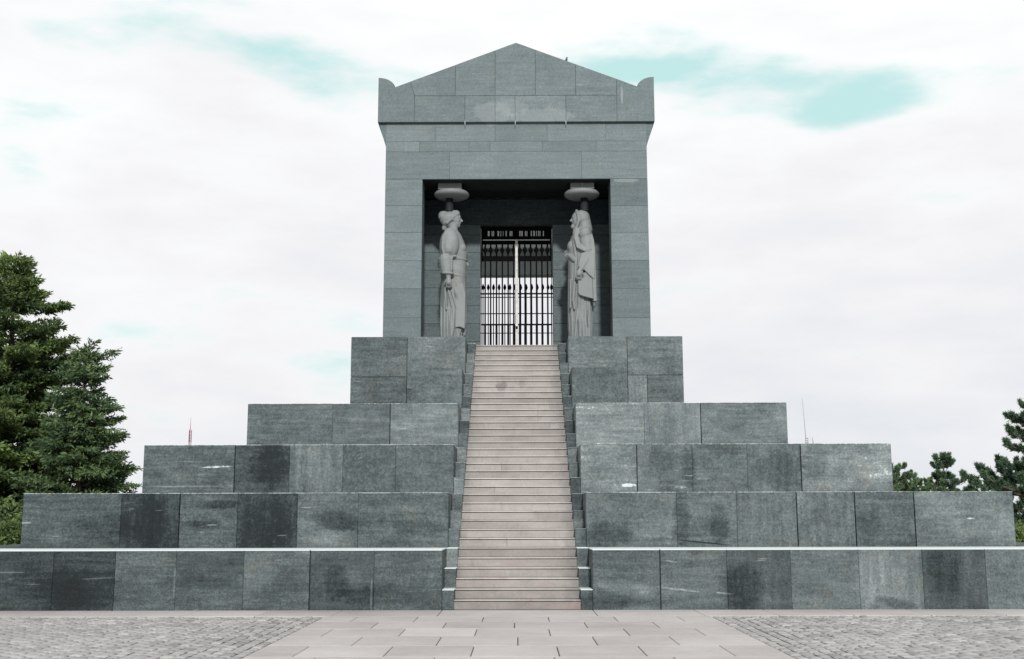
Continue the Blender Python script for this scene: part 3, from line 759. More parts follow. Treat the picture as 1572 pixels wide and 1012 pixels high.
# wrought iron gates
def gate(name, y, sc_, ztop, front=True):
    o = empty(name, (0, y, ZF)); o.parent = temple; o.matrix_parent_inverse = Matrix.Translation(-temple.location)
    return o
def gate_parts(y, hw, nm):
    zz = lambda p: at(793, p, GY).z
    xx = lambda p: at(p, 440, GY).x*hw
    fr = MB(); fr.box(xx(739), xx(846.5), y, y+.05, zz(398.5), zz(390.5), .5, 0, 0, .004)
    fr.box(xx(739), xx(846.5), y, y+.05, zz(372.5), zz(366.8), .5, 0, 0, .004)
    fr.box(xx(739), xx(846.5), y, y+.05, zz(351.5), zz(345), .5, 0, 0, .004); fr.box(xx(739), xx(846.5), y, y+.05, zz(364.6), zz(360), .5, 0, 0, .004)
    fr.box(xx(738), xx(848), y-.01, y+.05, zz(497.6), zz(495.4), .5, 0, 0, .003)
    fr.box(xx(739), xx(846.5), y, y+.05, ZF+.01, ZF+.06, .5, 0, 0, .004)
    fr.box(xx(739), xx(741), y+.003, y+.047, zz(496), ZF+.03, .5, 0, 0, .003) if False else None
    for a_, b2_ in ((738.2, 739.3), (846.7, 847.8)): fr.box(xx(a_), xx(b2_), y+.003, y+.047, ZF+.012, zz(346), .5, 0, 0, .003)
    fr.box(xx(739), xx(741), y, y+.05, zz(398), zz(345), .5, 0, 0, .003); fr.box(xx(845), xx(847), y, y+.05, zz(398), zz(345), .5, 0, 0, .003)
    frame = fr.build('gate', MAT['iron'], temple)
    # pierced top panel: solid pieces between narrow openings
    hol = [(749.9, 2.9), (756.3, 3.7), (764.7, 2.5), (768.7, 1), (772.4, .7), (777, 1.7), (784.6, 4.1), (800.1, 5.4), (808.2, 3.7), (816.3, 1.8), (820.6, 2.1), (824.3, 1), (828.6, 3.7), (835, 1.5)]
    p = MB(); x = 739.
    for c, w in hol+[(846.5, 0)]:
        x1 = c-w/2
        if x1 > x: p.box(xx(x), xx(x1), y+.01, y+.04, zz(360.2), zz(351.3), .5, 0, 0, .002)
        if w > 3:
            p.box(xx(c-.5), xx(c+.5), y+.012, y+.038, zz(360.2), zz(351.3), .5, 0, 0, .002)
        x = c+w/2
    p.build('pierced_panel', MAT['iron'], frame)
    for c in [744.5, 753, 762, 771, 780, 788.5, 797.8, 806, 815, 823.8, 832.4, 841]:
        b_ = MB(); X = xx(c); yc = y+.025
        b_.box(X-.021, X+.021, yc-.02, yc+.02, zz(495.4), zz(398), .5, 0, 0, .004)
        b_.box(X-.030, X+.030, yc-.022, yc+.022, ZF+.05, zz(497), .5, 0, 0, .004)
        zt, zb = zz(372), zz(391); h = zt-zb; zm = (zt+zb)/2
        b_.lathe((X, yc, 0), [(.022, zb), (.024, zb+h*.18), (.034, zb+h*.32), (.062, zm-.03), (.066, zm), (.062, zm+.03), (.034, zt-h*.32), (.024, zt-h*.18), (.022, zt)], 12)
        b_.build('bar', MAT['iron'], frame)
    # lock box
    l_ = MB(); l_.box(xx(791.5), xx(794.6), y-.055, y-.03, zz(503.5), zz(499.5), .5, 0, 0, .004); l_.build('lock', MAT['iron'], frame)
    return frame
f1 = gate_parts(GY+.2, 1.0, 'front')
m = MB(); m.box(at(791, 440, GY).x, at(795, 440, GY).x, GY+.165, GY+.195, ZF+.01, at(793, 367, GY).z, .5, 0, 0, .005)
m.build('meeting_post', MAT['post'], f1)
# lighter gate in the opening at the far end of the chamber
def back_gate(y):
    zz = lambda p: at(793, p, y).z
    xs_b = [at(p, 480, y).x for p in (741.5, 749.5, 757.6, 766.2, 775, 783, 791, 799.5, 808, 816.5, 825, 833.5, 841.5, 846.8)]
    fr = MB(); x0, x1 = -1.27, 1.27
    for pa, pb in ((452, 449.8), (457, 455.8), (482.2, 480.8), (512, 510.8)): fr.box(x0, x1, y+.004, y+.036, zz(pa), zz(pb), .5, 0, 0, .003)
    for xa, xb in ((-1.27, -1.235), (1.235, 1.27)): fr.box(xa, xb, y, y+.04, ZF+.035, zz(429), .5, 0, 0, .003)
    o = fr.build('gate', MAT['iron'], temple)
    for X in xs_b:
        b_ = MB(); b_.box(X-.017, X+.017, y+.003, y+.037, ZF+.035, zz(449), .5, 0, 0, .003)
        zm = zz(441.5); b_.lathe((X, y+.02, 0), [(.014, zz(449.2)), (.016, zz(445.5)), (.04, zm-.05), (.052, zm), (.04, zm+.05), (.014, zz(436))], 10)
        b_.build('bar', MAT['iron'], o)
back_gate(BY-.35)

# ------------------------------------------------------------------ caryatid statues
def interp_rows(rows, n):
    rows = sorted(rows); zs = [r[0] for r in rows]; A = np.array(rows, float)
    zz = np.linspace(zs[0], zs[-1], n); out = [zz]
    for c in range(1, A.shape[1]):
        v = np.interp(zz, A[:, 0], A[:, c]); k = np.array([.25, .5, .25]); w = np.r_[v[0], v, v[-1]]; v = np.convolve(w, k, 'valid'); out.append(v)
    return np.array(out).T
def loft(m, rows, n=90, seg=72, folds=None, power=2.3):
    R = interp_rows(rows, n); vs = []; fs = []
    for j, r in enumerate(R):
        z, xb, xf, yh = r[:4]; cx = (xb+xf)/2; rx = abs(xf-xb)/2
        for i in range(seg):
            a = 2*math.pi*i/seg; c, s = math.cos(a), math.sin(a)
            e = 2/power; X = rx*math.copysign(abs(c)**e, c); Y = yh*math.copysign(abs(s)**e, s)
            d = folds(z, a) if folds else 0
            vs.append((cx+X+d*c, Y+d*s, z))
    for j in range(n-1):
        for i in range(seg):
            a = j*seg+i; b = j*seg+(i+1) % seg; fs.append((a, b, b+seg, a+seg))
    fs.append(list(range(seg))[::-1]); fs.append([(n-1)*seg+k for k in range(seg)])
    m.add(vs, fs, .5, 0, 0, True)
def slab(m, poly, y0, y1):
    """polygon in (x,z) as a slab between y0 and y1"""
    n = len(poly); vs = [(x, y0, z) for x, z in poly]+[(x, y1, z) for x, z in poly]
    ar = sum(poly[i][0]*poly[(i+1) % n][1]-poly[(i+1) % n][0]*poly[i][1] for i in range(n))
    fs = [list(range(n)), list(range(2*n-1, n-1, -1))]+[[i+n, (i+1) % n+n, (i+1) % n, i] for i in range(n)]
    if ar < 0: fs = [f[::-1] for f in fs]
    m.add(vs, fs)
def fuse(m, name, mat, parent, voxel=.0095):
    o = m.build(name, mat, parent)
    md = o.modifiers.new('r', 'REMESH'); md.mode = 'VOXEL'; md.voxel_size = voxel; md.use_smooth_shade = True
    sm_ = o.modifiers.new('s', 'SMOOTH'); sm_.factor = .5; sm_.iterations = 3 if voxel > .008 else 1
    bpy.context.view_layer.update()
    dg = bpy.context.evaluated_depsgraph_get(); me = bpy.data.meshes.new_from_object(o.evaluated_get(dg))
    o.modifiers.clear(); o.data = me; me.name = name
    for p in me.polygons: p.use_smooth = True
    a = me.attributes.get('tone') or me.attributes.new('tone', 'FLOAT', 'FACE'); a.data.foreach_set('value', [.5]*len(a.data))
    if not me.materials: me.materials.append(mat)
    return o
U = .00447
def hand(m, wrist, d, side, curl, size=1.9, face=-1):
    """five-fingered hand: palm plus unequal bent fingers; d = direction of the palm, side = across the knuckles"""
    d = Vector(d).normalized(); s = Vector(side).normalized(); n = d.cross(s).normalized()*face; w = Vector(wrist); q = size
    m.capsule([w, w+d*.05*q], [.030*q, .040*q], 10)
    m.capsule([w+d*.03*q-s*.02*q, w+d*.07*q-s*.022*q], [.022*q, .018*q]); m.capsule([w+d*.03*q+s*.02*q, w+d*.07*q+s*.022*q], [.022*q, .018*q])
    for i, L_ in enumerate((.070, .080, .076, .060)):
        p0 = w+d*.075*q+s*(-.033+.022*i)*q; a1 = curl*.5; a2 = curl*1.4
        p1 = p0+(d*math.cos(a1)+n*math.sin(a1))*L_*.5*q; p2 = p1+(d*math.cos(a2)+n*math.sin(a2))*L_*.5*q
        m.capsule([p0-d*.02*q, p0, p1, p2], [.0115*q, .011*q, .010*q, .008*q], 8)
    t0 = w+d*.02*q-s*.035*q; t1 = t0+(d*.7-s*.5+n*.35).normalized()*.04*q; t2 = t1+(d*.9+n*.5).normalized()*.032*q
    m.capsule([t0, t1, t2], [.014*q, .012*q, .009*q], 8)
def head(m, hx, hz, f, beard=False, hood=False):
    """head centred (hx, 0, hz), facing f (+1/-1) along x; total height about .46"""
    m.ell((hx, 0, hz+.03), (.185, .15, .205)); m.ell((hx+f*.045, 0, hz-.07), (.13, .115, .15))
    m.ell((hx+f*.12, 0, hz-.165), (.045, .05, .04))                       # chin
    # nose, brow, lips, eyes, cheeks, ears
    m.capsule([(hx+f*.165, 0, hz+.045), (hx+f*.215, 0, hz-.035)], [.018, .027]); m.ell((hx+f*.185, 0, hz-.045), (.035, .04, .02))
    m.ell((hx+f*.155, 0, hz+.065), (.035, .105, .022))
    m.ell((hx+f*.160, 0, hz-.092), (.028, .05, .013)); m.ell((hx+f*.152, 0, hz-.116), (.026, .042, .013))
    for s in (-1, 1):
        m.ell((hx+f*.135, s*.055, hz+.025), (.028, .03, .017)); m.ell((hx+f*.10, s*.085, hz-.04), (.05, .035, .045))
        if not hood: m.ell((hx-f*.03, s*.152, hz-.01), (.035, .022, .055))
def statue(kind, fx, label):
    root = empty('caryatid_statue', (fx, SY, ZF))
    tag(root, label, 'statue', 'caryatid statues holding up the lintel')
    sx = lambda p, c=175: (p-c)*U
    z0 = SZ
    zz = lambda p: (955-p)*U
    m = MB()
    if kind == 'woman':                 # faces right
        def folds(z, a):
            k = max(0, min(1, (1.7-z)/1.2)); n_ =   .020*k*math.cos(a*17+math.sin(z*1.5)*1.2)+.022*k*math.cos(a*9+1.3+z*.8)
            if z > 1.6: n_ += .006*math.cos(z*26+a*2)*max(0, min(1, (2.6-z)))
            return n_
        rows = [(zz(955), sx(110), sx(228), .27), (zz(900), sx(108), sx(246), .28), (zz(800), sx(107), sx(257), .29), (zz(700), sx(106), sx(259), .30), (zz(620), sx(108), sx(254), .32),
                (zz(560), sx(104), sx(256), .32), (zz(500), sx(98), sx(258), .30), (zz(450), sx(95), sx(264), .31), (zz(410), sx(92), sx(256), .34), (zz(370), sx(96), sx(240), .36), (zz(335), sx(108), sx(224), .33), (zz(312), sx(130), sx(206), .20), (zz(300), sx(145), sx(200), .13)]
        loft(m, rows, folds=folds)
        m.capsule([(sx(172), 0, zz(330)), (sx(178), 0, zz(270))], [.15, .12])
        head(m, sx(182), zz(245), 1)
        # hair swept back in a broad roll, flat on top
        m.ell((sx(145), 0, zz(235)), (.24, .18, .18), Matrix.Rotation(-.5, 3, 'Y')); m.ell((sx(150), 0, zz(225)), (.27, .17, .125), Matrix.Rotation(-.12, 3, 'Y')); m.ell((sx(118), 0, zz(228)), (.15, .15, .12))
        m.capsule([(sx(195), 0, zz(208)), (sx(110), 0, zz(216))], [.10, .11]); m.ell((sx(140), 0, zz(262)), (.15, .16, .14))
        m.capsule([(sx(140), 0, zz(262)), (sx(122), 0, zz(296))], [.10, .07])
        for s in (-1, 1):
            m.capsule([(sx(208), s*.10, zz(212)), (sx(172), s*.15, zz(240)), (sx(140), s*.15, zz(272))], [.03, .045, .04])
        for s in (-1, 1):
            # cape-like upper sleeve
            m.capsule([(sx(152), s*.30, zz(340)), (sx(152), s*.345, zz(390)), (sx(155), s*.36, zz(445))], [.13, .155, .165]); m.ell((sx(162), s*.33, zz(405)), (.245, .175, .40), nu=40, nv=30)
            m.capsule([(sx(140), s*.42, zz(335)), (sx(120), s*.445, zz(375)), (sx(118), s*.455, zz(440)), (sx(128), s*.44, zz(478)), (sx(165), s*.43, zz(492)), (sx(200), s*.40, zz(480))], .026)
            # gathered lower sleeve
            for q_ in range(5):
                t = q_/4; m.capsule([(sx(172), s*(.42), zz(500+15*q_)), (sx(130-8*math.sin(t*3)), s*.42, zz(504+17*q_)), (sx(104+10*t), s*.30, zz(494+20*q_))], [.045, .05, .06])
            m.capsule([(sx(138), s*.34, zz(500)), (sx(146), s*.36, zz(572))], [.185, .16])
            # cuff, hand
            m.ell((sx(152), s*.44, zz(588)), (.175, .125, .05), Matrix.Rotation(.06, 3, 'Y'))
            m.capsule([(sx(155), s*.44, zz(600)), (sx(157), s*.45, zz(622))], [.075, .06])
            hand(m, (sx(157), s*.46, zz(618)), (0.05, -s*.05, -1), (1, 0, 0), .9, 2.0, s)
            # diagonal skirt folds from the hand
            for (x0, zt, x1, zb, r) in ((148, 655, 175, 770, .030), (168, 660, 205, 790, .034), (132, 640, 142, 790, .03), (190, 660, 212, 740, .035)):
                m.capsule([(sx(x0), s*.30, zz(zt)), (sx((x0+x1)/2), s*.325, zz((zt+zb)/2)), (sx(x1), s*.30, zz(zb))], [r*.7, r, r*.8])
            for x0 in (115, 150, 172): m.capsule([(sx(x0), s*.27, zz(780)), (sx(x0-2), s*.285, zz(880)), (sx(x0), s*.27, zz(950))], [.02, .035, .03])
            a, b_ = sorted((s*.18, s*.325)); slab(m, [(sx(200), zz(640)), (sx(196), zz(898)), (sx(222), zz(893)), (sx(252), zz(905)), (sx(256), zz(700)), (sx(240), zz(640))], a, b_)
            m.capsule([(sx(200), s*.14, zz(947)), (sx(238), s*.15, zz(950))], [.05, .04])       # foot
            m.capsule([(sx(205), s*.2, zz(900)), (sx(212), s*.2, zz(948))], [.07, .06])
            m.capsule([(sx(250), s*.12, zz(905)), (sx(246), s*.12, zz(935))], [.03, .03])
        # belt and sash, breast
        m.lathe((sx(178), 0, zz(492)), [(.36, -.03), (.395, -.01), (.395, .02), (.365, .035)], 40, sy=.86)
        m.lathe((sx(181), 0, zz(592)), [(.33, -.02), (.355, 0), (.33, .02)], 40, sy=.98)
        for s in (-1, 1): m.ell((sx(228), s*.15, zz(425)), (.13, .13, .14))
        m.capsule([(sx(262), 0, zz(505)), (sx(268), 0, zz(520))], [.035, .03])
        fz = SZ
    else:                               # hooded older woman, faces left
        def folds(z, a):
            k = max(0, min(1, (2.0-z)/1.2)); return .020*k*math.cos(a*19+math.sin(z*1.2))+.024*k*math.cos(a*8+.6)
        rows = [(zz(955), sx(92), sx(222), .29), (zz(900), sx(88), sx(226), .29), (zz(800), sx(86), sx(227), .29), (zz(740), sx(86), sx(228), .31), (zz(640), sx(86), sx(236), .33), (zz(560), sx(86), sx(240), .34),
                (zz(500), sx(84), sx(240), .34), (zz(440), sx(82), sx(241), .36), (zz(400), sx(88), sx(241), .37), (zz(350), sx(106), sx(236), .36), (zz(322), sx(126), sx(230), .31), (zz(300), sx(145), sx(220), .2)]
        loft(m, rows, folds=folds)
        m.capsule([(sx(172), 0, zz(330)), (sx(170), 0, zz(270))], [.16, .13])
        head(m, sx(152), zz(245), -1, hood=True)
        m.ell((sx(120), 0, zz(288)), (.07, .06, .07))
        # hood
        m.ell((sx(180), 0, zz(242)), (.19, .20, .235)); m.ell((sx(170), 0, zz(222)), (.17, .185, .15)); m.capsule([(sx(185), 0, zz(250)), (sx(192), 0, zz(310))], [.175, .20])
        for s in (-1, 1):
            m.capsule([(sx(140), s*.06, zz(196)), (sx(148), s*.15, zz(225)), (sx(152), s*.17, zz(262)), (sx(138), s*.15, zz(300)), (sx(122), s*.12, zz(318))], [.04, .045, .045, .04, .035])
        for s in (-1, 1):
            # shoulder ball under the shawl, shawl folds
            m.ell((sx(185), s*.33, zz(352)), (.165, .16, .19)); m.ell((sx(196), s*.33, zz(405)), (.20, .165, .30), nu=40, nv=30)
            for (r0, w_) in ((0, .03), (16, .032), (30, .03)):
                m.capsule([(sx(150-r0*.5), s*.33, zz(318)), (sx(138-r0*.5), s*.42, zz(370+r0*.2)), (sx(150-r0*.4), s*.46, zz(415+r0*.7)), (sx(182), s*.47, zz(448+r0*.3)), (sx(225), s*.44, zz(462))], w_)
            m.capsule([(sx(190), s*.33, zz(370)), (sx(200), s*.35, zz(450))], [.15, .16])
            a, b_ = sorted((s*.30, s*.47)); slab(m, [(sx(226), zz(352)), (sx(238), zz(400)), (sx(244), zz(470)), (sx(248), zz(752)), (sx(229), zz(754)), (sx(215), zz(370))], a, b_)
            # forearm and wide sleeve
            m.capsule([(sx(212), s*.36, zz(470)), (sx(185), s*.40, zz(520)), (sx(158), s*.45, zz(565))], [.13, .11, .07])
            a, b_ = sorted((s*.34, s*.49)); slab(m, [(sx(160), zz(470)), (sx(242), zz(462)), (sx(236), zz(626)), (sx(205), zz(600)), (sx(172), zz(565)), (sx(146), zz(548)), (sx(138), zz(560))], a, b_)
            if s < 0: hand(m, (sx(150), s*.50, zz(572)), (-.22, 0, -1), (-1, 0, .2), .7, 2.0, 1)
            else: hand(m, (sx(150), s*.50, zz(572)), (-.22, 0, -1), (-1, 0, .2), .7, 2.0, -1)
            # panel of the shawl hanging below the hand
            a, b_ = sorted((s*.30, s*.44)); slab(m, [(sx(148), zz(595)), (sx(238), zz(560)), (sx(232), zz(738)), (sx(190), zz(728)), (sx(146), zz(714)), (sx(139), zz(700)), (sx(140), zz(640))], a, b_)
            # long scarf edges down the front side
            m.capsule([(sx(126), s*.26, zz(322)), (sx(122), s*.32, zz(400)), (sx(132), s*.34, zz(500)), (sx(124), s*.32, zz(600)), (sx(112), s*.31, zz(740)), (sx(118), s*.30, zz(790))], [.045, .05, .045, .04, .04, .03])
            m.capsule([(sx(98), s*.26, zz(620)), (sx(95), s*.27, zz(780))], [.03, .03])
            for x0, x1 in ((135, 122), (150, 150), (175, 190), (200, 205), (160, 172)): m.capsule([(sx(x0+8), s*.27, zz(745)), (sx((x0+x1)/2), s*.30, zz(860)), (sx(x1), s*.30, zz(950))], [.02, .03, .036])
            m.capsule([(sx(150), s*.16, zz(945)), (sx(112), s*.17, zz(950))], [.05, .04])
        # hand raised to the chest
        m.capsule([(sx(120), -.30, zz(500)), (sx(95), -.16, zz(470))], [.08, .07]); hand(m, (sx(98), -.14, zz(488)), (-.4, .5, .7), (-.6, .2, -.8), 1.0, 1.9, 1)
        for s in (-1, 1): m.ell((sx(105), s*.15, zz(415)), (.11, .13, .15))
    off = Vector((fx, SY, SZ))
    m.v = [(x+off.x, y+off.y, z*1.032+off.z) for x, y, z in m.v]
    fuse(m, 'body', MAT['statue'], root)
    # plinth, cushion and block that carry the lintel
    p = MB(); p.box(fx-.34, fx+.34, SY-.34, SY+.34, ZF+.004, SZ+.01, .3, None, 0, .012); p.build('plinth', MAT['granite'], root)
    ccx = at(693.5 if kind == 'woman' else 893, 300, SY).x
    zc_ = at(693, 300.5, SY).z
    p = MB(); p.lathe((ccx, SY, zc_-.09), [(.20, 0), (.36, .012), (.44, .045), (.478, .09), (.475, .13), (.44, .17), (.37, .20), (.2, .215)], 48); p.build('cushion', MAT['statue'], root)
    hx = at(690 if kind == 'woman' else 897, 320, SY).x
    p = MB(); p.lathe((hx, SY, at(693, 326, SY).z), [(.12, 0), (.115, .03), (.095, zc_-.075-at(693, 326, SY).z)], 24); p.build('neck_block', MAT['shade_soffit'], root)  # dark stone carries the shade under the cushion in its colour
    x0 = at(673.5 if kind == 'woman' else 875, 285, SY).x; x1 = at(709.5 if kind == 'woman' else 911, 285, SY).x; xm = (x0+x1)/2
    p = MB()
    p.box(x0, xm-.012, SY-.30, SY+.3, .0+zc_+.10, ZL+.28, .42, None, 1, .012); p.box(xm+.012, x1, SY-.30, SY+.3, .0+zc_+.10, ZL+.28, .42, None, 1, .012); p.box(xm-.02, xm+.02, SY-.29, SY+.29, zc_+.12, ZL+.27, .7, None, 0, .003)
    p.build('capital_block', MAT['statue'], root)
    return root
SY = TF+.62
SZ = at(697, 521, SY).z
statue('woman', at(650+175/3.889, 420, SY).x, 'pale stone woman in profile with swept back hair and gathered sleeve, facing right')
statue('elder', at(850+175/3.889, 420, SY).x, 'pale stone woman in profile with hooded head and long shawl, facing left')

# ------------------------------------------------------------------ trees
def leaves_mesh(name, P, A, B, tone, mat, parent):
    """quads (kite) at P with long axis A and half-width vector B"""
    n = len(P); V = np.empty((n, 4, 3)); V[:, 0] = P; V[:, 1] = P+A*.45+B; V[:, 2] = P+A; V[:, 3] = P+A*.45-B
    me = bpy.data.meshes.new(name); me.vertices.add(n*4); me.vertices.foreach_set('co', V.reshape(-1))
    me.loops.add(n*4); me.loops.foreach_set('vertex_index', np.arange(n*4)); me.polygons.add(n); me.polygons.foreach_set('loop_start', np.arange(n)*4)
    me.polygons.foreach_set('loop_total', np.full(n, 4)) if False else None
    me.update(calc_edges=True)
    a = me.attributes.new('tone', 'FLOAT', 'FACE'); a.data.foreach_set('value', tone)
    return link_mesh(name, me, mat, parent)
def conifer(base_pt, H, Rf, seed, label, mat, whorl=.32, per=6, lean=0., extra=(), twig_step=.105, leaf=.17, zmin=.3, density=1.0):
    r = np.random.RandomState(seed); root = empty('conifer_tree', base_pt); tag(root, label, 'tree', 'conifers behind the podium')
    bx, by, bz = base_pt; wood = MB()
    wood.tube([(bx, by, bz-.2), (bx+.05, by, bz+H*.35), (bx+.02, by, bz+H*.7), (bx, by, bz+H*.98)], [H*.022, H*.016, H*.008, .012], 10)
    P = []; A = []; Bv = []; T = []
    def spray(p, d, L, tn):            # a twig with needle-bearing shoots on it
        k = max(5, int(L/.017*density)); t = (np.arange(k)+r.rand(k))/k
        q = p+d*L*t[:, None]+r.normal(0, .018, (k, 3))
        a = d*(.6+.5*r.rand(k, 1))+r.normal(0, .40, (k, 3)); a[:, 2] -= .10; a /= np.linalg.norm(a, axis=1)[:, None]
        s = leaf*(.5+.7*r.rand(k, 1)); w = np.cross(a, r.normal(0, 1, (k, 3))); w /= np.linalg.norm(w, axis=1)[:, None]+1e-6
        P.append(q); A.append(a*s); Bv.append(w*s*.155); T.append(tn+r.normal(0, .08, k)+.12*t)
    def branch(z, az, L, rise, tn, thick):
        o = np.array([bx, by, bz+z]); h = np.array([math.cos(az), math.sin(az), 0]); n = max(4, int(L/.22)); pts = [o]; pos = o.copy()
        side = np.array([-h[1], h[0], 0]); wob = r.normal(0, .12)
        for i in range(n):
            t = (i+1)/n; sl = rise[0]*(1-t)+rise[1]*t + r.normal(0, .05)
            dvec = h+side*wob+np.array([0, 0, sl]); dvec /= np.linalg.norm(dvec); pos = pos+dvec*L/n; pts.append(pos.copy())
        wood.tube(pts, [thick*(1-.85*i/n) for i in range(n+1)], 5)
        s = .18
        while s < 1:
            f = s*n; i = min(n-1, int(f)); p = pts[i]+(pts[i+1]-pts[i])*(f-i); dv = pts[i+1]-pts[i]; dv = dv/np.linalg.norm(dv)
            for sg in (-1, 1):
                if r.rand() < .12: continue
                tl = (.18+.38*L*min(.5, 1.05-s)*r.uniform(.6, 1.2))
                d = dv*.75+side*sg*r.uniform(.6, 1.0)+np.array([0, 0, r.uniform(-.35, .18)]); d /= np.linalg.norm(d)
                spray(p, d, tl, tn)
                if tl > .4:
                    for u_ in (.4, .7):
                        d2 = d*.7+dv*.6+np.array([0, 0, r.uniform(-.5, .1)]); d2 /= np.linalg.norm(d2); spray(p+d*tl*u_, d2, tl*.45, tn)
            s += twig_step/L*r.uniform(.7, 1.3)
        spray(pts[-2], (pts[-1]-pts[-2])/np.linalg.norm(pts[-1]-pts[-2]), .28, tn+.1)
    z = zmin
    while z < H-.15:
        Rz = Rf(z/H); a0 = r.rand()*6.28; k = per if z < H*.85 else 5
        for i in range(k):
            if r.rand() < .08: continue
            L = Rz*r.uniform(.55, 1.22); az = a0+i*6.283/k+r.normal(0, .2)
            rise = (r.uniform(-.1, .25), r.uniform(.0, .45)) if z < H*.8 else (r.uniform(.3, .8), r.uniform(.3, .7))
            branch(z+r.normal(0, .07), az, max(.2, L), rise, .42+r.normal(0, .17), .012+.012*L)
        z += whorl*r.uniform(.75, 1.25)*(1 if z < H*.8 else .7)
    for (ez, eaz, eL, er) in extra: branch(ez, eaz, eL, er, .4, .03)
    spray(np.array([bx, by, bz+H-.45]), np.array([0, 0, 1.]), .45, .45)
    wood.build('trunk', MAT['bark'], root)
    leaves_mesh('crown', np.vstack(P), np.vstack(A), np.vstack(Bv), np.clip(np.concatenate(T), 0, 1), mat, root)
    return root
def pt_tree(px, top_y, D, basez=-.1):
    """ground point under a pixel column at depth Y=D and the height the tree needs to reach top_y"""
    p = at(px, top_y, D); return (p.x, D, basez), p.z-basez
def cone(w, p=.8, bot=.0):
    return lambda t: w*max(.0, (1-t))**p*(1-.35*max(0, .18-t)/.18)+.12
b1, h1 = pt_tree(26, 391, 15.5)
conifer(b1, h1, lambda t: 3.7*(1-t)**.80*(1+.12*math.sin(t*21))+.12, 4, 'tallest dark green conifer at the far left edge, with one branch sticking out', MAT['spruce'], .27, 9,
        extra=[((at(70, 470, 15.5).z), -.15, 1.75, (.0, .12)), (at(60, 468, 15.5).z+.1, .1, 1.6, (.1, -.05))])
b2, h2 = pt_tree(132, 533, 13.6)
conifer(b2, h2, lambda t: 1.95*(1-t)**.70*(1+.10*math.sin(t*19))+.10, 9, 'smaller greyish green conifer between the tall conifer and the podium', MAT['spruce2'], .23, 10,
        extra=[(at(100, 548, 13.6).z, -.1, .95, (.35, .25))], leaf=.15)
b3, h3 = pt_tree(-70, 470, 20)
conifer(b3, h3, lambda t: 3.4*(1-t)**.6+.15, 14, 'dark conifer cut off by the left edge, behind the tallest conifer', MAT['spruce'], .36, 8, leaf=.2)

def pine(base_pt, H, Rf, seed, label, mat, zmin=1.0, whorl=.5, per=6, tuft=.26, nt_=3.2, fan=None, flat=0.):
    r = np.random.RandomState(seed); root = empty('pine_tree', base_pt); tag(root, label, 'tree', 'conifers behind the podium')
    bx, by, bz = base_pt; wood = MB()
    wood.tube([(bx, by, bz-.2), (bx+.08, by, bz+H*.4), (bx+.03, by, bz+H*.97)], [H*.026, H*.018, .03], 10)
    P = []; A = []; Bv = []; T = []
    def tuftf(p, d, s, tn):
        k = int(60*nt_); a = d*r.uniform(.35, 1.0, (k, 1))+r.normal(0, .42, (k, 3)); a /= np.linalg.norm(a, axis=1)[:, None]
        q = p+d*s*r.uniform(-.5, .45, (k, 1)); w = np.cross(a, r.normal(0, 1, (k, 3))); w /= np.linalg.norm(w, axis=1)[:, None]+1e-6
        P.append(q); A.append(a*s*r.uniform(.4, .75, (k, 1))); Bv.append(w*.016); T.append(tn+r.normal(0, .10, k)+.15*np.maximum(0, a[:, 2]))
    z = zmin
    while z < H-.1:
        a0 = r.rand()*6.28; Rz = Rf(z/H)
        for i in range(per):
            az = a0+i*6.283/per+r.normal(0, .25); L = max(.25, Rz*r.uniform(.55, 1.15)); o = np.array([bx, by, bz+z+r.normal(0, .08)])
            h = np.array([math.cos(az), math.sin(az), 0]); side = np.array([-h[1], h[0], 0]); n = 5; pts = [o]; p = o.copy()
            for k in range(n):
                t = (k+1)/n; d = h+side*r.normal(0, .12)+np.array([0, 0, .05+.55*t*t-flat]); d /= np.linalg.norm(d); p = p+d*L/n; pts.append(p.copy())
            wood.tube(pts, [.02+.018*L*(1-.8*k/n) for k in range(n+1)], 5)
            tn = .4+r.normal(0, .12)
            tuftf(pts[-1], np.array([h[0]*.4, h[1]*.4, 1.0]), tuft, tn)
            m_ = int(L/.2)
            for k in range(m_):
                t = .35+.65*(k+r.rand())/max(1, m_); i2 = min(n-1, int(t*n)); q = pts[i2]+(pts[i2+1]-pts[i2])*(t*n-i2)
                sg = r.choice((-1, 1)); off = side*sg*r.uniform(.1, .45)*min(1, L)*(1.2-t)+h*r.uniform(0, .2)
                e = q+off+np.array([0, 0, r.uniform(.0, .15)]); wood.tube([q, e], [.015, .008], 4)
                tuftf(e, (np.array([0, 0, .9])+h*.5+side*sg*.3)*.9, tuft*r.uniform(.7, 1.1), tn)
        z += whorl*r.uniform(.8, 1.2)
    tuftf(np.array([bx, by, bz+H-.2]), np.array([0, 0, 1.]), tuft*1.2, .45)
    wood.build('trunk', MAT['bark'], root)
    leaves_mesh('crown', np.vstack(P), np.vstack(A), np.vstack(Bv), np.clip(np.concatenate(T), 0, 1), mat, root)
    return root
b4, h4 = pt_tree(1446, 702, 34)
pine(b4, h4, lambda t: 2.2*(1-t)**1.0+.12, 21, 'small pine rising above the right corner of the podium, tips turned up', MAT['pine'], .8, .42, 7)
b5, h5 = pt_tree(1368, 712, 31)
pine(b5, h5, lambda t: 1.5*(1-t)**.6+.2, 22, 'dense pine partly hidden behind the third tier at its right end', MAT['pine'], .8, .42, 7, tuft=.24)
b6, h6 = pt_tree(1600, 612, 19)
pine(b6, h6, lambda t: 2.95*(1-abs(t-.35)*.9)**1.0*(1-t)**.35+.2, 27, 'open branched pine cut off by the right edge, beside the podium', MAT['pine'], .9, .5, 8, tuft=.27)
b7, h7 = pt_tree(1515, 737, 40)
pine(b7, h7, lambda t: 2.2*(1-t)**.45+.2, 31, 'low broad pine behind the podium, between the small pine and the right edge', MAT['pine'], .6, .42, 7, tuft=.26)
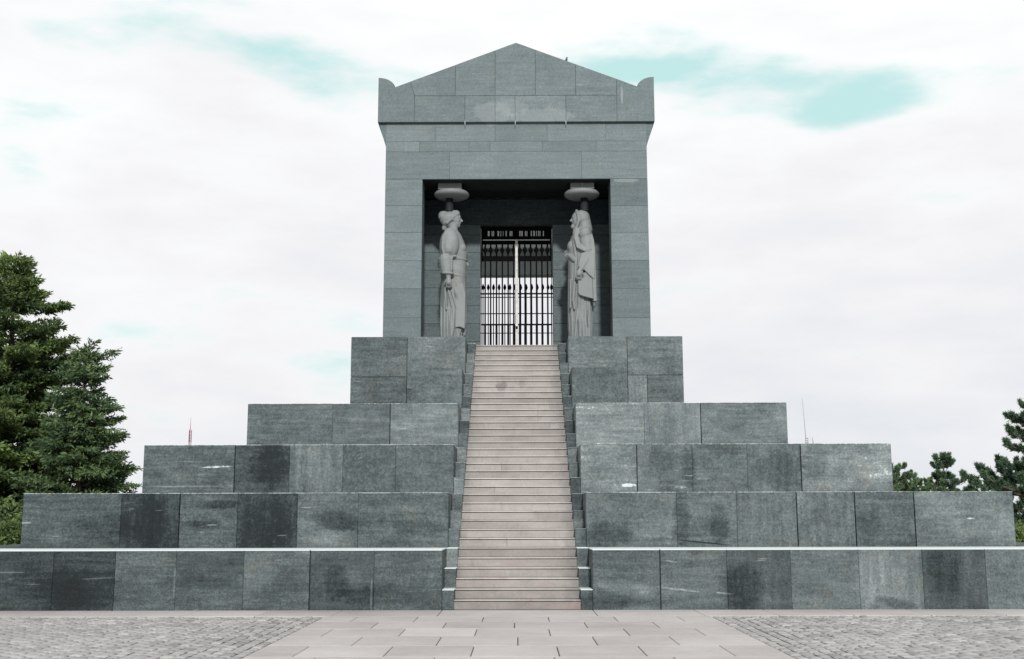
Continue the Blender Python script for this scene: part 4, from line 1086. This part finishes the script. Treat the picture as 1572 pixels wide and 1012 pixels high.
b8, h8 = pt_tree(1405, 742, 42)
pine(b8, h8, lambda t: 2.6*(1-t)**.4+.2, 33, 'low rounded pine just left of the small pointed pine', MAT['bush'], .6, .42, 7, tuft=.26)

# hedge masses close to the ground at both edges
def shrub(c, rx, ry, h, seed, label, n=9000, mat=MAT['bush']):
    r = np.random.RandomState(seed); root = empty('shrub', c); tag(root, label, 'shrub', 'shrubs beside the podium')
    w = MB()
    P = []; T = []
    lobes = [(r.uniform(-rx, rx)*.7, r.uniform(-ry, ry)*.7, r.uniform(.3, .8)*h, r.uniform(.3, .55)*min(rx, h), r.normal(.45, .15)) for _ in range(26)]
    for lx, ly, lz, lr, tn in lobes:
        w.tube([(c[0]+lx*.2, c[1]+ly*.2, c[2]-.05), (c[0]+lx*.6, c[1]+ly*.6, c[2]+lz*.5), (c[0]+lx, c[1]+ly, c[2]+lz)], [.03, .02, .01], 5)
        k = n//26; d = r.normal(0, 1, (k, 3)); d /= np.linalg.norm(d, axis=1)[:, None]; q = d*(lr*r.uniform(.6, 1.1, (k, 1))); q[:, 2] *= .8
        P.append(q+np.array([c[0]+lx, c[1]+ly, c[2]+lz])); T.append(tn+r.normal(0, .1, k))
    P = np.vstack(P); T = np.concatenate(T); keep = P[:, 2] > c[2]; P = P[keep]; T = T[keep]; k = len(P)
    A = r.normal(0, 1, (k, 3)); A /= np.linalg.norm(A, axis=1)[:, None]; Bv = np.cross(A, r.normal(0, 1, (k, 3))); Bv /= np.linalg.norm(Bv, axis=1)[:, None]
    w.build('stem', MAT['bark'], root); leaves_mesh('foliage', P, A*.11, Bv*.03, np.clip(T, 0, 1), mat, root)
shrub((-12.9, 9.0, -.06), 1.2, 1.6, 2.0, 3, 'dark green shrub below the tall conifers at the left edge', mat=MAT['spruce'])
shrub((13.1, 11.5, -.06), 1.1, 1.6, 1.5, 5, 'leafy green shrub below the pine at the right edge')

# ------------------------------------------------------------------ masts far behind
def lattice(name, px, ytop, Y, w, label, mats, lean=0., base=-9., arms=False):
    p = at(px, ytop, Y); root = empty(name, (p.x, Y, base)); tag(root, label, 'mast')
    H = p.z-base; n = 14; sgm = H/n
    for i in range(n):
        m = MB(); z0 = base+i*sgm; z1 = z0+sgm; wi = w*(1-.25*i/n)
        if i == n-1:
            m.tube([(p.x, Y, z0), (p.x, Y, z1)], [w*.18, w*.06], 6)
        else:
            cs = [(p.x+wi*math.cos(a), Y+wi*math.sin(a)) for a in (.5, 2.6, 4.7)]
            for (x, y) in cs: m.tube([(x, y, z0), (x, y, z1)], w*.16, 5)
            k = 4
            for j in range(k):
                for q in range(3):
                    a, b_ = cs[q], cs[(q+1) % 3]; za = z0+sgm*j/k; zb = z0+sgm*(j+1)/k
                    m.tube([(*a, za), (*b_, zb)], w*.09, 4); m.tube([(*a, za), (*b_, za)], w*.09, 4)
        m.build('mast_section', mats[i % len(mats)], root)
    return root
lattice('radio_mast', 293, 641, 150, .26, 'thin red and white lattice mast above the left side of the podium', [MAT['red'], MAT['red'], MAT['white']])
def whip(px0, y0, px1, y1, Y, rad, label, rungs=True):
    a = at(px1, y1, Y); b_ = at(px0, y0, Y); root = empty('whip_antenna', (a.x, Y, a.z-6)); tag(root, label, 'antenna', 'thin antennas behind the right side')
    m = MB(); m.tube([(a.x, Y, -8), (a.x, Y, a.z), (b_.x, Y, b_.z)], [rad*2, rad*1.3, rad*.6], 6); m.build('rod', MAT['grey'], root)
    if rungs:
        m = MB()
        for py in (673, 676.5, 680):
            q = at(px1, py, Y); m.tube([(q.x-.05, Y, q.z), (q.x+.2, Y, q.z)], rad*1.1, 5)
        q = at(px1+3, 672, Y); q2 = at(px1+3, 682, Y); m.tube([(q.x, Y, q2.z), (q.x, Y, q.z)], rad*1.1, 5); m.build('bracket', MAT['grey'], root)
whip(1231.5, 612, 1237, 672, 70, .026, 'tall thin leaning antenna rod rising behind the third tier at right')
whip(1246.5, 671, 1248.5, 680, 70, .03, 'short antenna rod just right of the tall thin one', False)

# ------------------------------------------------------------------ the bird on the roof
bp_ = at(869.5, 96, G0+.15); bz_ = zr_(bp_.x)
root = empty('perched_bird', (bp_.x, G0+.15, bz_)); tag(root, 'small dark bird perched upright on the right slope of the gable', 'bird')
m = MB(); x, y = bp_.x, G0+.15
m.ell((x, y, bz_+.085), (.034, .04, .062), Matrix.Rotation(.25, 3, 'Y')); m.ell((x+.012, y, bz_+.15), (.022, .022, .024))
m.capsule([(x+.008, y, bz_+.12), (x+.012, y, bz_+.145)], [.02, .018]); m.capsule([(x-.015, y, bz_+.06), (x-.05, y, bz_+.015)], [.018, .010])
m.capsule([(x+.03, y, bz_+.152), (x+.05, y, bz_+.150)], [.006, .002])
fuse(m, 'body', MAT['bird'], root, .004)
m = MB()
for s in (-1, 1): m.tube([(x, y+s*.012, bz_+.04), (x+.004, y+s*.014, bz_-.006)], .004, 5)
m.build('legs', MAT['bird'], root)
